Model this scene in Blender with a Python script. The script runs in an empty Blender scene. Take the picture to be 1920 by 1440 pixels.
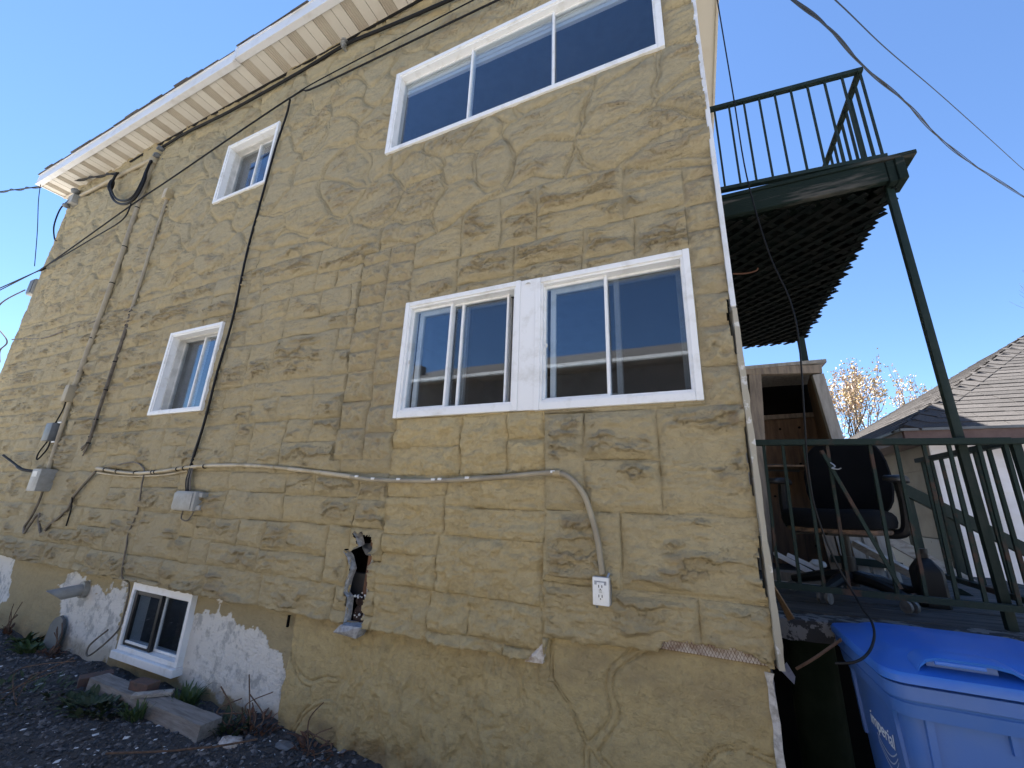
import bpy, bmesh, math, random
import numpy as np
from mathutils import Vector, Matrix, Euler
R = math.radians
random.seed(7)
scene = bpy.context.scene
col = scene.collection

# ------------------------------------------------------------------ camera, sky, sun, exposure
CAM = Vector((0.0, -2.3, 1.5))
def cam_axes(yaw, pitch, roll):
    cy, sy, cp, sp = math.cos(yaw), math.sin(yaw), math.cos(pitch), math.sin(pitch)
    f = Vector((-sy*cp, cy*cp, sp)); r0 = Vector((cy, sy, 0)); u0 = r0.cross(f)
    r = r0*math.cos(roll) + u0*math.sin(roll); u = -r0*math.sin(roll) + u0*math.cos(roll)
    return r, u, f
r_, u_, f_ = cam_axes(R(24.31), R(16.29), R(2.016))
cd = bpy.data.cameras.new('camera'); cam = bpy.data.objects.new('camera', cd); col.objects.link(cam)
cam.matrix_world = Matrix(((r_.x, u_.x, -f_.x, CAM.x), (r_.y, u_.y, -f_.y, CAM.y), (r_.z, u_.z, -f_.z, CAM.z), (0, 0, 0, 1)))
cd.sensor_width = 36.0; cd.lens = 36.0*759.67/1920.0; cd.clip_start = 0.02; cd.clip_end = 3000
scene.camera = cam

SUN = Vector((-0.415, 0.295, 0.861)).normalized()          # direction towards the sun: high, behind the house
elev = math.asin(SUN.z); azim = math.atan2(SUN.x, SUN.y)
world = bpy.data.worlds.new('World'); scene.world = world; world.use_nodes = True
nt = world.node_tree; nt.nodes.clear()
sky = nt.nodes.new('ShaderNodeTexSky'); sky.sky_type = 'NISHITA'; sky.sun_disc = False
sky.sun_elevation = elev; sky.sun_rotation = azim; sky.altitude = 250; sky.air_density = 1.0; sky.dust_density = 0.0; sky.ozone_density = 8.0
bg = nt.nodes.new('ShaderNodeBackground'); bg.inputs['Strength'].default_value = 0.053
wo = nt.nodes.new('ShaderNodeOutputWorld')
nt.links.new(sky.outputs[0], bg.inputs[0]); nt.links.new(bg.outputs[0], wo.inputs[0])
sl = bpy.data.lights.new('sun', 'SUN'); sl.energy = 5.0; sl.angle = R(0.53); sl.color = (1.0, 0.95, 0.87)
so = bpy.data.objects.new('sun', sl); col.objects.link(so)
so.rotation_euler = SUN.to_track_quat('Z', 'Y').to_euler()
scene.view_settings.view_transform = 'Standard'; scene.view_settings.look = 'None'
scene.view_settings.exposure = 2.33; scene.view_settings.gamma = 1.0; scene.view_settings.use_curve_mapping = False
scene.render.engine = 'CYCLES'
scene.cycles.max_bounces = 8; scene.cycles.diffuse_bounces = 5; scene.cycles.transparent_max_bounces = 16

# ------------------------------------------------------------------ materials
def mat(name, c, rough=0.8, metal=0.0, spec=0.5, var=0.0, c2=None, scale=6.0, bump=0.0, bscale=80.0, stretch=None, detail=5.0, rnd=0.0, blend=(0.42, 0.62), bdist=0.01):
    m = bpy.data.materials.new(name); m.use_nodes = True; t = m.node_tree; n = t.nodes; L = t.links
    b = n['Principled BSDF']; b.inputs['Roughness'].default_value = rough; b.inputs['Metallic'].default_value = metal
    b.inputs['Specular IOR Level'].default_value = spec
    b.inputs['Base Color'].default_value = (*c, 1)
    geo = n.new('ShaderNodeNewGeometry'); pos = geo.outputs['Position']
    if stretch:
        mp = n.new('ShaderNodeMapping'); mp.inputs['Scale'].default_value = stretch; L.new(pos, mp.inputs['Vector']); pos = mp.outputs['Vector']
    out = None
    if c2 is None and var: c2 = tuple(max(0, x*(1-var)) for x in c)
    if c2 is not None:
        tx = n.new('ShaderNodeTexNoise'); tx.inputs['Scale'].default_value = scale; tx.inputs['Detail'].default_value = detail; tx.inputs['Roughness'].default_value = 0.62
        L.new(pos, tx.inputs['Vector'])
        rp = n.new('ShaderNodeValToRGB'); rp.color_ramp.elements[0].position = blend[0]; rp.color_ramp.elements[1].position = blend[1]
        rp.color_ramp.elements[0].color = (*c, 1); rp.color_ramp.elements[1].color = (*c2, 1)
        L.new(tx.outputs['Fac'], rp.inputs['Fac']); out = rp.outputs['Color']
    if rnd:
        oi = n.new('ShaderNodeObjectInfo'); mr = n.new('ShaderNodeMapRange'); mr.inputs['To Min'].default_value = 1-rnd; mr.inputs['To Max'].default_value = 1+rnd
        L.new(oi.outputs['Random'], mr.inputs['Value'])
        mx = n.new('ShaderNodeMix'); mx.data_type = 'RGBA'; mx.blend_type = 'MULTIPLY'; mx.inputs['Factor'].default_value = 1
        if out: L.new(out, mx.inputs['A'])
        else: mx.inputs['A'].default_value = (*c, 1)
        cb = n.new('ShaderNodeCombineColor')
        for i in range(3): L.new(mr.outputs[0], cb.inputs[i])
        L.new(cb.outputs[0], mx.inputs['B']); out = mx.outputs['Result']
    if out: L.new(out, b.inputs['Base Color'])
    if bump:
        tb = n.new('ShaderNodeTexNoise'); tb.inputs['Scale'].default_value = bscale; tb.inputs['Detail'].default_value = 6; tb.inputs['Roughness'].default_value = 0.6
        L.new(pos, tb.inputs['Vector'])
        bn = n.new('ShaderNodeBump'); bn.inputs['Strength'].default_value = bump; bn.inputs['Distance'].default_value = bdist
        L.new(tb.outputs['Fac'], bn.inputs['Height']); L.new(bn.outputs[0], b.inputs['Normal'])
    return m

def attr_mat(name, cols, rough=0.9, bump=0.95, bscale=52.0, bdist=0.012, noise=0.25):
    """colour ramp driven by mesh attributes: cols = base, stain (attribute 'stain'), fresh paint with painted-in light (attribute 'fresh'), bare (attribute 'bare'), grey (attribute 'grey')"""
    m = bpy.data.materials.new(name); m.use_nodes = True; t = m.node_tree; n = t.nodes; L = t.links
    b = n['Principled BSDF']; b.inputs['Roughness'].default_value = rough; b.inputs['Specular IOR Level'].default_value = 0.25
    geo = n.new('ShaderNodeNewGeometry'); pos = geo.outputs['Position']
    def noise_tex(s, d=6, rgh=0.6):
        x = n.new('ShaderNodeTexNoise'); x.inputs['Scale'].default_value = s; x.inputs['Detail'].default_value = d; x.inputs['Roughness'].default_value = rgh
        L.new(pos, x.inputs['Vector']); return x.outputs['Fac']
    def mix(a, bb, fac, blend='MIX'):
        x = n.new('ShaderNodeMix'); x.data_type = 'RGBA'; x.blend_type = blend
        for sock, v in (('A', a), ('B', bb)):
            if isinstance(v, tuple): x.inputs[sock].default_value = (*v, 1)
            else: L.new(v, x.inputs[sock])
        if isinstance(fac, (int, float)): x.inputs['Factor'].default_value = fac
        else: L.new(fac, x.inputs['Factor'])
        return x.outputs['Result']
    def ramp(v, lo, hi, a=0.0, bb=1.0):
        x = n.new('ShaderNodeMapRange'); x.inputs['From Min'].default_value = lo; x.inputs['From Max'].default_value = hi
        x.inputs['To Min'].default_value = a; x.inputs['To Max'].default_value = bb; L.new(v, x.inputs['Value']); return x.outputs[0]
    def attr(nm):
        x = n.new('ShaderNodeAttribute'); x.attribute_name = nm; return x.outputs['Fac']
    c = cols['base']
    out = mix(c, cols.get('base2', c), ramp(noise_tex(0.8, 4), 0.4, 0.62))
    if 'fresh_lift' in cols: out = mix(out, cols['fresh_lift'], attr('fresh_lift'))
    if 'stain' in cols:
        x = n.new('ShaderNodeMath'); x.operation = 'MULTIPLY'; L.new(attr('stain'), x.inputs[0]); L.new(ramp(noise_tex(5.0), 0.35, 0.6), x.inputs[1])
        out = mix(out, cols['stain'], x.outputs[0])
    g = noise_tex(22.0, 8, 0.7)
    out = mix(out, tuple(v*(1-noise) for v in c), ramp(g, 0.45, 0.75, 0, 0.7))
    if 'speck' in cols:
        out = mix(out, cols['speck'], ramp(noise_tex(70.0, 3), 0.69, 0.73, 0, 0.6))
    if 'grey' in cols: out = mix(out, cols['grey'], attr('grey'))
    if 'bare' in cols:
        w = mix(cols['bare'], cols['bare2'], ramp(noise_tex(9.0, 7, 0.7), 0.5, 0.6))
        out = mix(out, w, attr('bare'))
    L.new(out, b.inputs['Base Color'])
    bn = n.new('ShaderNodeBump'); bn.inputs['Strength'].default_value = bump; bn.inputs['Distance'].default_value = bdist
    L.new(noise_tex(bscale, 7, 0.68), bn.inputs['Height'])
    mp = n.new('ShaderNodeMapping'); mp.inputs['Scale'].default_value = (1.0, 1.0, 2.8); L.new(pos, mp.inputs['Vector'])
    fk_ = n.new('ShaderNodeTexNoise'); fk_.inputs['Scale'].default_value = 11.0; fk_.inputs['Detail'].default_value = 7; fk_.inputs['Roughness'].default_value = 0.62; fk_.inputs['Distortion'].default_value = 0.6; L.new(mp.outputs[0], fk_.inputs['Vector'])
    sm = n.new('ShaderNodeMath'); sm.operation = 'ADD'; L.new(ramp(fk_.outputs['Fac'], 0.50, 0.525), sm.inputs[0]); L.new(ramp(fk_.outputs['Fac'], 0.60, 0.62), sm.inputs[1])
    b2 = n.new('ShaderNodeBump'); b2.inputs['Strength'].default_value = 0.55; b2.inputs['Distance'].default_value = 0.0055
    L.new(sm.outputs[0], b2.inputs['Height']); L.new(b2.outputs[0], bn.inputs['Normal'])
    b3 = n.new('ShaderNodeBump'); b3.inputs['Strength'].default_value = 1.0; b3.inputs['Distance'].default_value = 0.0055     # crisp cut joints
    jn = n.new('ShaderNodeMath'); jn.operation = 'ADD'; L.new(attr('joint'), jn.inputs[0]); L.new(ramp(noise_tex(45.0, 3), 0.3, 0.7, -0.002, 0.002), jn.inputs[1])
    L.new(ramp(jn.outputs[0], 0.0005, 0.0055), b3.inputs['Height']); L.new(b3.outputs[0], b2.inputs['Normal'])
    fp = n.new('ShaderNodeMath'); fp.operation = 'FRACT'; ad = n.new('ShaderNodeMath'); ad.operation = 'ADD'; L.new(attr('ledge'), ad.inputs[0]); L.new(ramp(noise_tex(28.0, 6, 0.7), 0.3, 0.7, -0.22, 0.22), ad.inputs[1]); L.new(ad.outputs[0], fp.inputs[0])
    up = ramp(fp.outputs[0], 0.0, 0.93); dn = ramp(fp.outputs[0], 0.93, 1.0, 1.0, 0.0)
    mn = n.new('ShaderNodeMath'); mn.operation = 'MULTIPLY'; L.new(up, mn.inputs[0]); L.new(dn, mn.inputs[1])
    ml = n.new('ShaderNodeMath'); ml.operation = 'MULTIPLY'; L.new(mn.outputs[0], ml.inputs[0]); L.new(attr('lmask'), ml.inputs[1])
    b4 = n.new('ShaderNodeBump'); b4.inputs['Strength'].default_value = 0.9; b4.inputs['Distance'].default_value = 0.013; L.new(ml.outputs[0], b4.inputs['Height']); L.new(b4.outputs[0], b3.inputs['Normal']); L.new(bn.outputs[0], b.inputs['Normal'])
    return m

def glass_mat(name, ior=1.75, tint=(0.72, 0.76, 0.78), rough=0.0):
    m = bpy.data.materials.new(name); m.use_nodes = True; t = m.node_tree; n = t.nodes; L = t.links; n.clear()
    o = n.new('ShaderNodeOutputMaterial'); mx = n.new('ShaderNodeMixShader'); fr = n.new('ShaderNodeFresnel'); g = n.new('ShaderNodeNewGeometry'); mr = n.new('ShaderNodeMapRange'); mr.inputs['To Min'].default_value = ior; mr.inputs['To Max'].default_value = 1/ior; L.new(g.outputs['Backfacing'], mr.inputs['Value']); L.new(mr.outputs[0], fr.inputs['IOR'])
    gl = n.new('ShaderNodeBsdfGlossy'); gl.inputs['Roughness'].default_value = rough; gl.inputs['Color'].default_value = (0.95, 0.97, 1, 1)
    tr = n.new('ShaderNodeBsdfTransparent'); tr.inputs['Color'].default_value = (*tint, 1)
    L.new(fr.outputs[0], mx.inputs[0]); L.new(tr.outputs[0], mx.inputs[1]); L.new(gl.outputs[0], mx.inputs[2]); L.new(mx.outputs[0], o.inputs[0])
    return m

def screen_mat(name):
    m = bpy.data.materials.new(name); m.use_nodes = True; t = m.node_tree; n = t.nodes; L = t.links; n.clear()
    o = n.new('ShaderNodeOutputMaterial'); mx = n.new('ShaderNodeMixShader'); mx.inputs[0].default_value = 0.30
    tr = n.new('ShaderNodeBsdfTransparent'); df = n.new('ShaderNodeBsdfDiffuse'); df.inputs['Color'].default_value = (0.02, 0.022, 0.025, 1)
    L.new(tr.outputs[0], mx.inputs[1]); L.new(df.outputs[0], mx.inputs[2]); L.new(mx.outputs[0], o.inputs[0]); return m

M = {}
M['stucco'] = attr_mat('painted_stucco', dict(base=(0.385, 0.322, 0.196), base2=(0.352, 0.304, 0.200), fresh_lift=(0.515, 0.405, 0.208), stain=(0.215, 0.15, 0.10), speck=(0.27, 0.225, 0.135)))
M['foundation'] = attr_mat('painted_foundation', dict(base=(0.40, 0.328, 0.19), base2=(0.36, 0.30, 0.18), fresh_lift=(0.51, 0.405, 0.205), stain=(0.24, 0.185, 0.11), grey=(0.36, 0.37, 0.38), bare=(0.72, 0.71, 0.68), bare2=(0.44, 0.445, 0.44)), bump=0.9, bscale=60)
M['white'] = mat('white_window_paint', (0.78, 0.79, 0.80), 0.45, c2=(0.60, 0.595, 0.57), scale=9, blend=(0.52, 0.78), bump=0.05, bscale=60)
M['vinyl_grey'] = mat('aged_vinyl', (0.62, 0.61, 0.58), 0.5, c2=(0.5, 0.49, 0.46), scale=8)
M['glass'] = glass_mat('window_glass', 1.72, (0.84, 0.88, 0.91))
M['screen'] = screen_mat('insect_screen')
M['black_frame'] = mat('black_sash_rubber', (0.012, 0.012, 0.014), 0.4)
M['dark_room'] = mat('room_wall', (0.10, 0.098, 0.10), 0.9, var=0.2)
M['blind'] = mat('blind_fabric', (0.66, 0.66, 0.65), 0.7)
M['fascia'] = mat('white_aluminium', (0.66, 0.67, 0.69), 0.35, c2=(0.52, 0.51, 0.5), scale=5, blend=(0.5, 0.78), bump=0.06, bscale=20)
M['soffit'] = mat('cream_soffit', (0.60, 0.57, 0.51), 0.5, c2=(0.52, 0.475, 0.41), scale=4, blend=(0.5, 0.8), rnd=0.05, bump=0.04, bscale=30)
M['soffit_vent'] = mat('vented_soffit', (0.51, 0.465, 0.39), 0.6, c2=(0.45, 0.40, 0.33), scale=4, rnd=0.05)
M['shingle_dark'] = mat('old_roof_shingle', (0.06, 0.058, 0.057), 0.95, c2=(0.11, 0.10, 0.095), scale=30, bump=0.5, bscale=200, rnd=0.25)
M['shingle'] = mat('grey_roof_shingle', (0.076, 0.069, 0.068), 0.95, c2=(0.050, 0.046, 0.045), scale=60, bump=0.6, bscale=260, rnd=0.22, blend=(0.4, 0.65))
M['trim'] = mat('chipped_corner_trim', (0.36, 0.33, 0.26), 0.7, c2=(0.55, 0.54, 0.51), scale=11, blend=(0.60, 0.64), bump=0.25, bscale=40)
M['trim_white'] = mat('white_corner_trim', (0.66, 0.68, 0.71), 0.45, c2=(0.52, 0.52, 0.5), scale=8, blend=(0.5, 0.75))
M['rubber'] = mat('black_cable', (0.007, 0.007, 0.008), 0.6, spec=0.25, var=0.3, scale=20)
M['grey_cable'] = mat('grey_cable', (0.16, 0.135, 0.105), 0.65, var=0.4, scale=15)
M['tan_pipe'] = mat('tan_painted_pipe', (0.34, 0.29, 0.20), 0.6, c2=(0.26, 0.22, 0.155), scale=6, bump=0.1, bscale=50)
M['beige_pipe'] = mat('beige_plastic_pipe', (0.45, 0.38, 0.26), 0.5, c2=(0.34, 0.27, 0.155), scale=5, blend=(0.45, 0.55))
M['chip_white'] = mat('bare_white_plastic', (0.72, 0.72, 0.70), 0.5)
M['grey_plastic'] = mat('grey_plastic_box', (0.30, 0.30, 0.285), 0.55, c2=(0.24, 0.235, 0.215), scale=9, bump=0.05)
M['dark_box'] = mat('dark_grey_box', (0.13, 0.14, 0.15), 0.5, var=0.3)
M['galv'] = mat('galvanised_metal', (0.42, 0.43, 0.44), 0.4, metal=0.7, var=0.3, scale=20)
M['green_paint'] = mat('old_green_paint', (0.010, 0.022, 0.019), 0.6, spec=0.25, c2=(0.020, 0.030, 0.026), scale=12, blend=(0.45, 0.7), bump=0.25, bscale=60)
M['green_wood'] = mat('flaking_green_wood', (0.009, 0.017, 0.014), 0.75, spec=0.15, c2=(0.085, 0.08, 0.07), scale=5, blend=(0.53, 0.66), bump=0.5, bscale=40, stretch=(0.35, 1, 3))
M['lattice'] = mat('dark_lattice', (0.0045, 0.007, 0.007), 0.85, spec=0.05, c2=(0.009, 0.010, 0.0095), scale=8, bump=0.3, bscale=50, rnd=0.35)
M['rust'] = mat('rusty_green_rail', (0.014, 0.026, 0.022), 0.7, spec=0.2, c2=(0.055, 0.034, 0.026), scale=7, blend=(0.53, 0.62), bump=0.4, bscale=60)
M['deck'] = mat('weathered_deck', (0.085, 0.082, 0.08), 0.9, c2=(0.035, 0.034, 0.034), scale=7, stretch=(0.5, 3, 1), bump=0.7, bscale=30, blend=(0.4, 0.62))
M['slab'] = mat('peeling_concrete', (0.17, 0.17, 0.17), 0.9, c2=(0.03, 0.03, 0.032), scale=13, blend=(0.47, 0.5), bump=0.6, bscale=40)
M['pier'] = mat('dark_green_pier', (0.007, 0.013, 0.007), 0.8, spec=0.08, c2=(0.013, 0.019, 0.012), scale=6, bump=0.2, bscale=60)
M['plywood'] = mat('weathered_plywood', (0.25, 0.16, 0.10), 0.85, c2=(0.13, 0.085, 0.06), scale=5, stretch=(6, 6, 0.6), bump=0.3, bscale=20, blend=(0.35, 0.65))
M['lumber'] = mat('grey_brown_lumber', (0.30, 0.245, 0.195), 0.85, c2=(0.19, 0.155, 0.13), scale=5, stretch=(6, 6, 0.8), bump=0.3, bscale=20)
M['lumber_grey'] = mat('silvered_lumber', (0.36, 0.34, 0.32), 0.85, c2=(0.25, 0.235, 0.22), scale=5, stretch=(6, 6, 0.8), bump=0.3, bscale=20)
M['chair_cloth'] = mat('black_chair_fabric', (0.0045, 0.0055, 0.008), 0.95, spec=0.2, bump=0.3, bscale=300, var=0.3)
M['chair_plastic'] = mat('black_chair_plastic', (0.008, 0.0085, 0.010), 0.5, spec=0.3, var=0.2)
M['foam'] = mat('torn_foam', (0.20, 0.13, 0.09), 0.95, c2=(0.08, 0.06, 0.05), scale=25, bump=0.6, bscale=60)
M['caster'] = mat('grey_caster', (0.16, 0.155, 0.15), 0.6, var=0.4, scale=30)
M['bin_body'] = mat('blue_bin_plastic', (0.042, 0.130, 0.41), 0.45, c2=(0.075, 0.15, 0.37), scale=3, blend=(0.4, 0.7), bump=0.05, bscale=120)
M['bin_lid'] = mat('blue_lid_plastic', (0.026, 0.140, 0.53), 0.42, c2=(0.052, 0.160, 0.48), scale=4, blend=(0.45, 0.75), bump=0.05, bscale=90)
M['print'] = mat('white_print', (0.75, 0.77, 0.8), 0.5)
M['outlet_white'] = mat('outlet_plastic', (0.80, 0.80, 0.78), 0.35, c2=(0.68, 0.67, 0.64), scale=30, blend=(0.5, 0.8))
M['timber'] = mat('silver_timber', (0.30, 0.275, 0.25), 0.9, c2=(0.18, 0.155, 0.135), scale=4, stretch=(1.2, 9, 9), bump=0.7, bscale=14, blend=(0.35, 0.65))
M['brick'] = mat('red_brick', (0.13, 0.075, 0.06), 0.9, c2=(0.09, 0.065, 0.055), scale=18, bump=0.5, bscale=80)
M['plank'] = mat('pale_plank', (0.42, 0.39, 0.35), 0.9, c2=(0.26, 0.235, 0.21), scale=5, stretch=(3, 3, 8), bump=0.6, bscale=20)
M['ground'] = mat('dark_gravel_dirt', (0.052, 0.050, 0.050), 0.95, c2=(0.095, 0.088, 0.083), scale=11, detail=8, bump=1.0, bscale=70, bdist=0.02, blend=(0.4, 0.7))
M['drive'] = mat('pale_bounce_drive', (0.31, 0.30, 0.28), 0.95, c2=(0.38, 0.365, 0.345), scale=6, detail=8, bump=0.8, bscale=60)  # unseen ground made pale to bounce sunlight onto the wall
M['leaf'] = mat('weed_leaf', (0.045, 0.085, 0.022), 0.6, c2=(0.07, 0.105, 0.035), scale=20, rnd=0.2)
M['leaf_dark'] = mat('creeper_leaf', (0.028, 0.050, 0.020), 0.7, c2=(0.05, 0.065, 0.03), scale=20, rnd=0.2)
M['dry'] = mat('dry_stem', (0.14, 0.085, 0.055), 0.9, var=0.4, scale=30)
M['dead_leaf'] = mat('dead_leaf', (0.16, 0.075, 0.045), 0.9, c2=(0.09, 0.05, 0.035), scale=30)
M['bark'] = mat('grey_bark', (0.16, 0.135, 0.11), 0.9, var=0.4, scale=15, bump=0.5)
M['blossom'] = mat('cream_blossom', (0.62, 0.52, 0.40), 0.8, c2=(0.52, 0.38, 0.30), scale=3, blend=(0.4, 0.6))
M['blossom2'] = mat('yellow_young_leaves', (0.52, 0.40, 0.16), 0.8, c2=(0.6, 0.45, 0.3), scale=3)
M['siding'] = mat('white_siding', (0.72, 0.71, 0.75), 0.6, c2=(0.62, 0.60, 0.62), scale=3, rnd=0.04, bump=0.1, bscale=40)
M['siding_shaded'] = mat('shaded_siding', (0.40, 0.36, 0.31), 0.7, c2=(0.33, 0.295, 0.25), scale=3, rnd=0.04, bump=0.1, bscale=40)  # left wall's shade put into the colour as a darker beige
M['panel_white'] = mat('speckled_white_panel', (0.60, 0.61, 0.62), 0.8, c2=(0.22, 0.16, 0.12), scale=38, blend=(0.66, 0.70), bump=0.2)
M['brown_fascia'] = mat('brown_fascia', (0.085, 0.045, 0.04), 0.6, c2=(0.12, 0.07, 0.06), scale=6)
M['neigh_brick'] = mat('dark_neighbour_cladding', (0.20, 0.165, 0.135), 0.9, c2=(0.15, 0.125, 0.10), scale=4)
M['cardboard'] = mat('brown_board', (0.25, 0.15, 0.075), 0.85, var=0.4, scale=8)
M['concrete'] = mat('broken_concrete', (0.40, 0.41, 0.43), 0.95, c2=(0.26, 0.26, 0.27), scale=40, bump=0.8, bscale=90)
M['pale_render'] = mat('broken_render_edge', (0.62, 0.60, 0.57), 0.95, c2=(0.36, 0.34, 0.31), scale=30, bump=0.8, bscale=90)
M['stud'] = mat('inner_stud_wood', (0.24, 0.125, 0.07), 0.8, c2=(0.14, 0.08, 0.055), scale=5, stretch=(8, 8, 0.8))
M['tar_and_shade'] = mat('black_paper_and_shade', (0.006, 0.0055, 0.0055), 0.8, spec=0.08, var=0.3)  # black paper, also standing in for shade in the crevice and under the porch
M['rubble_brown'] = mat('brown_debris', (0.075, 0.045, 0.035), 0.95, c2=(0.03, 0.02, 0.018), scale=40, bump=1.0, bscale=80, bdist=0.03)
M['lath'] = mat('lath_mortar', (0.62, 0.58, 0.53), 0.95, c2=(0.36, 0.28, 0.22), scale=28, bump=0.6, bscale=90)
M['rust_wire'] = mat('rusty_wire', (0.13, 0.06, 0.04), 0.8)
M['paper'] = mat('white_scrap', (0.62, 0.62, 0.58), 0.8, var=0.3, scale=30)
M['moss'] = mat('grime', (0.06, 0.055, 0.045), 0.95, bump=1.0, bscale=70, var=0.4)

# ------------------------------------------------------------------ mesh helpers
ORI = {}
def origin(o): return ORI.get(o.name, Vector((0, 0, 0)))
class MB:
    def __init__(s): s.v = []; s.f = []
    def add(s, vs, fs):
        b = len(s.v); s.v += [Vector(p) for p in vs]; s.f += [tuple(i+b for i in f) for f in fs]; return s
    def box(s, x0, x1, y0, y1, z0, z1, bev=0.0):
        if bev <= 0:
            vs = [(x0,y0,z0),(x1,y0,z0),(x1,y1,z0),(x0,y1,z0),(x0,y0,z1),(x1,y0,z1),(x1,y1,z1),(x0,y1,z1)]
            return s.add(vs, [(0,3,2,1),(4,5,6,7),(0,1,5,4),(1,2,6,5),(2,3,7,6),(3,0,4,7)])
        return s.obox(Vector(((x0+x1)/2,(y0+y1)/2,(z0+z1)/2)), Vector((1,0,0)), Vector((0,1,0)), Vector((0,0,1)), abs(x1-x0)/2, abs(y1-y0)/2, abs(z1-z0)/2, bev)
    def obox(s, c, ax, ay, az, hx, hy, hz, bev=0.0):
        c, ax, ay, az = Vector(c), Vector(ax).normalized(), Vector(ay).normalized(), Vector(az).normalized()
        bm = bmesh.new(); bmesh.ops.create_cube(bm, size=2)
        for v in bm.verts: v.co = Vector((v.co.x*hx, v.co.y*hy, v.co.z*hz))
        if bev > 0: bmesh.ops.bevel(bm, geom=list(bm.edges), offset=min(bev, hx*.9, hy*.9, hz*.9), segments=2, affect='EDGES', profile=0.6)
        bm.verts.index_update()
        s.add([c+ax*v.co.x+ay*v.co.y+az*v.co.z for v in bm.verts], [tuple(v.index for v in f.verts) for f in bm.faces]); bm.free(); return s
    def bar(s, p0, p1, w, h, up=(0,0,1), bev=0.0):
        p0, p1 = Vector(p0), Vector(p1); d = (p1-p0); up = Vector(up)
        a = d.normalized(); b = a.cross(up)
        if b.length < 1e-4: b = a.cross(Vector((0,1,0)))
        b.normalize(); c = b.cross(a)
        return s.obox((p0+p1)/2, a, b, c, d.length/2, w/2, h/2, bev)
    def tube(s, pts, r, n=8, closed=False):
        pts = [Vector(p) for p in pts]; rs = r if isinstance(r, (list, tuple)) else [r]*len(pts)
        base = len(s.v); prev = None
        for i, p in enumerate(pts):
            t = (pts[min(i+1, len(pts)-1)] - pts[max(i-1, 0)])
            if t.length < 1e-9: t = Vector((0,0,1))
            t.normalize()
            a = t.orthogonal().normalized() if prev is None else (prev - t*prev.dot(t))
            if a.length < 1e-6: a = t.orthogonal()
            a.normalize(); prev = a; b = t.cross(a)
            for k in range(n):
                q = 2*math.pi*k/n; s.v.append(p + (a*math.cos(q)+b*math.sin(q))*rs[i])
        for i in range(len(pts)-1):
            for k in range(n):
                j = (k+1) % n; s.f.append((base+i*n+k, base+i*n+j, base+(i+1)*n+j, base+(i+1)*n+k))
        s.f.append(tuple(base+k for k in reversed(range(n)))); s.f.append(tuple(base+(len(pts)-1)*n+k for k in range(n)))
        return s
    def cyl(s, p0, p1, r, n=16): return s.tube([p0, p1], r, n)
    def loft(s, rings, cap=True):
        n = len(rings[0]); base = len(s.v)
        for rg in rings: s.v += [Vector(p) for p in rg]
        for i in range(len(rings)-1):
            for k in range(n):
                j = (k+1) % n; s.f.append((base+i*n+k, base+i*n+j, base+(i+1)*n+j, base+(i+1)*n+k))
        if cap:
            s.f.append(tuple(base+k for k in reversed(range(n)))); s.f.append(tuple(base+(len(rings)-1)*n+k for k in range(n)))
        return s
    def blob(s, c, rx, ry, rz, sub=2, jit=0.15, rot=None, seed=None):
        rg = random.Random(seed) if seed is not None else random
        bm = bmesh.new(); bmesh.ops.create_icosphere(bm, subdivisions=sub, radius=1.0)
        for v in bm.verts:
            k = 1 + rg.uniform(-jit, jit); q = Vector((v.co.x*rx*k, v.co.y*ry*k, v.co.z*rz*k))
            if rot: q.rotate(rot)
            v.co = q
        bm.verts.index_update()
        s.add([Vector(c)+v.co for v in bm.verts], [tuple(v.index for v in f.verts) for f in bm.faces]); bm.free(); return s
    def build(s, name, m, parent=None, smooth=False, org=None):
        me = bpy.data.meshes.new(name); o = bpy.data.objects.new(name, me); col.objects.link(o)
        if parent is not None:
            po = origin(parent); off = po; o.parent = parent; ORI[o.name] = po
        else:
            if org is None:
                lo = [min(p[i] for p in s.v) for i in range(3)]; hi = [max(p[i] for p in s.v) for i in range(3)]
                org = Vector(((lo[0]+hi[0])/2, (lo[1]+hi[1])/2, lo[2]))
            off = Vector(org); o.location = off; ORI[o.name] = off
        me.from_pydata([tuple(p-off) for p in s.v], [], s.f)
        me.materials.append(M[m] if isinstance(m, str) else m)
        if smooth:
            me.shade_smooth()
            if smooth != 'all': me.set_sharp_from_angle(angle=R(35))
        me.update(); return o
def tag(o, label=None, cat=None, group=None, kind=None):
    if label: o['label'] = label
    if cat: o['category'] = cat
    if group: o['group'] = group
    if kind: o['kind'] = kind
    return o
def thing(name, loc, label, cat, group=None):
    o = bpy.data.objects.new(name, None); col.objects.link(o); o.location = loc; ORI[o.name] = Vector(loc); o.empty_display_size = 0.1
    return tag(o, label, cat, group)
def smooth_pts(pts, k=6):
    pts = [Vector(p) for p in pts]; out = []
    for i in range(len(pts)-1):
        p0 = pts[max(i-1, 0)]; p1 = pts[i]; p2 = pts[i+1]; p3 = pts[min(i+2, len(pts)-1)]
        for j in range(k):
            t = j/k
            out.append(0.5*((2*p1)+(-p0+p2)*t+(2*p0-5*p1+4*p2-p3)*t*t+(-p0+3*p1-3*p2+p3)*t**3))
    out.append(pts[-1]); return out

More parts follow.
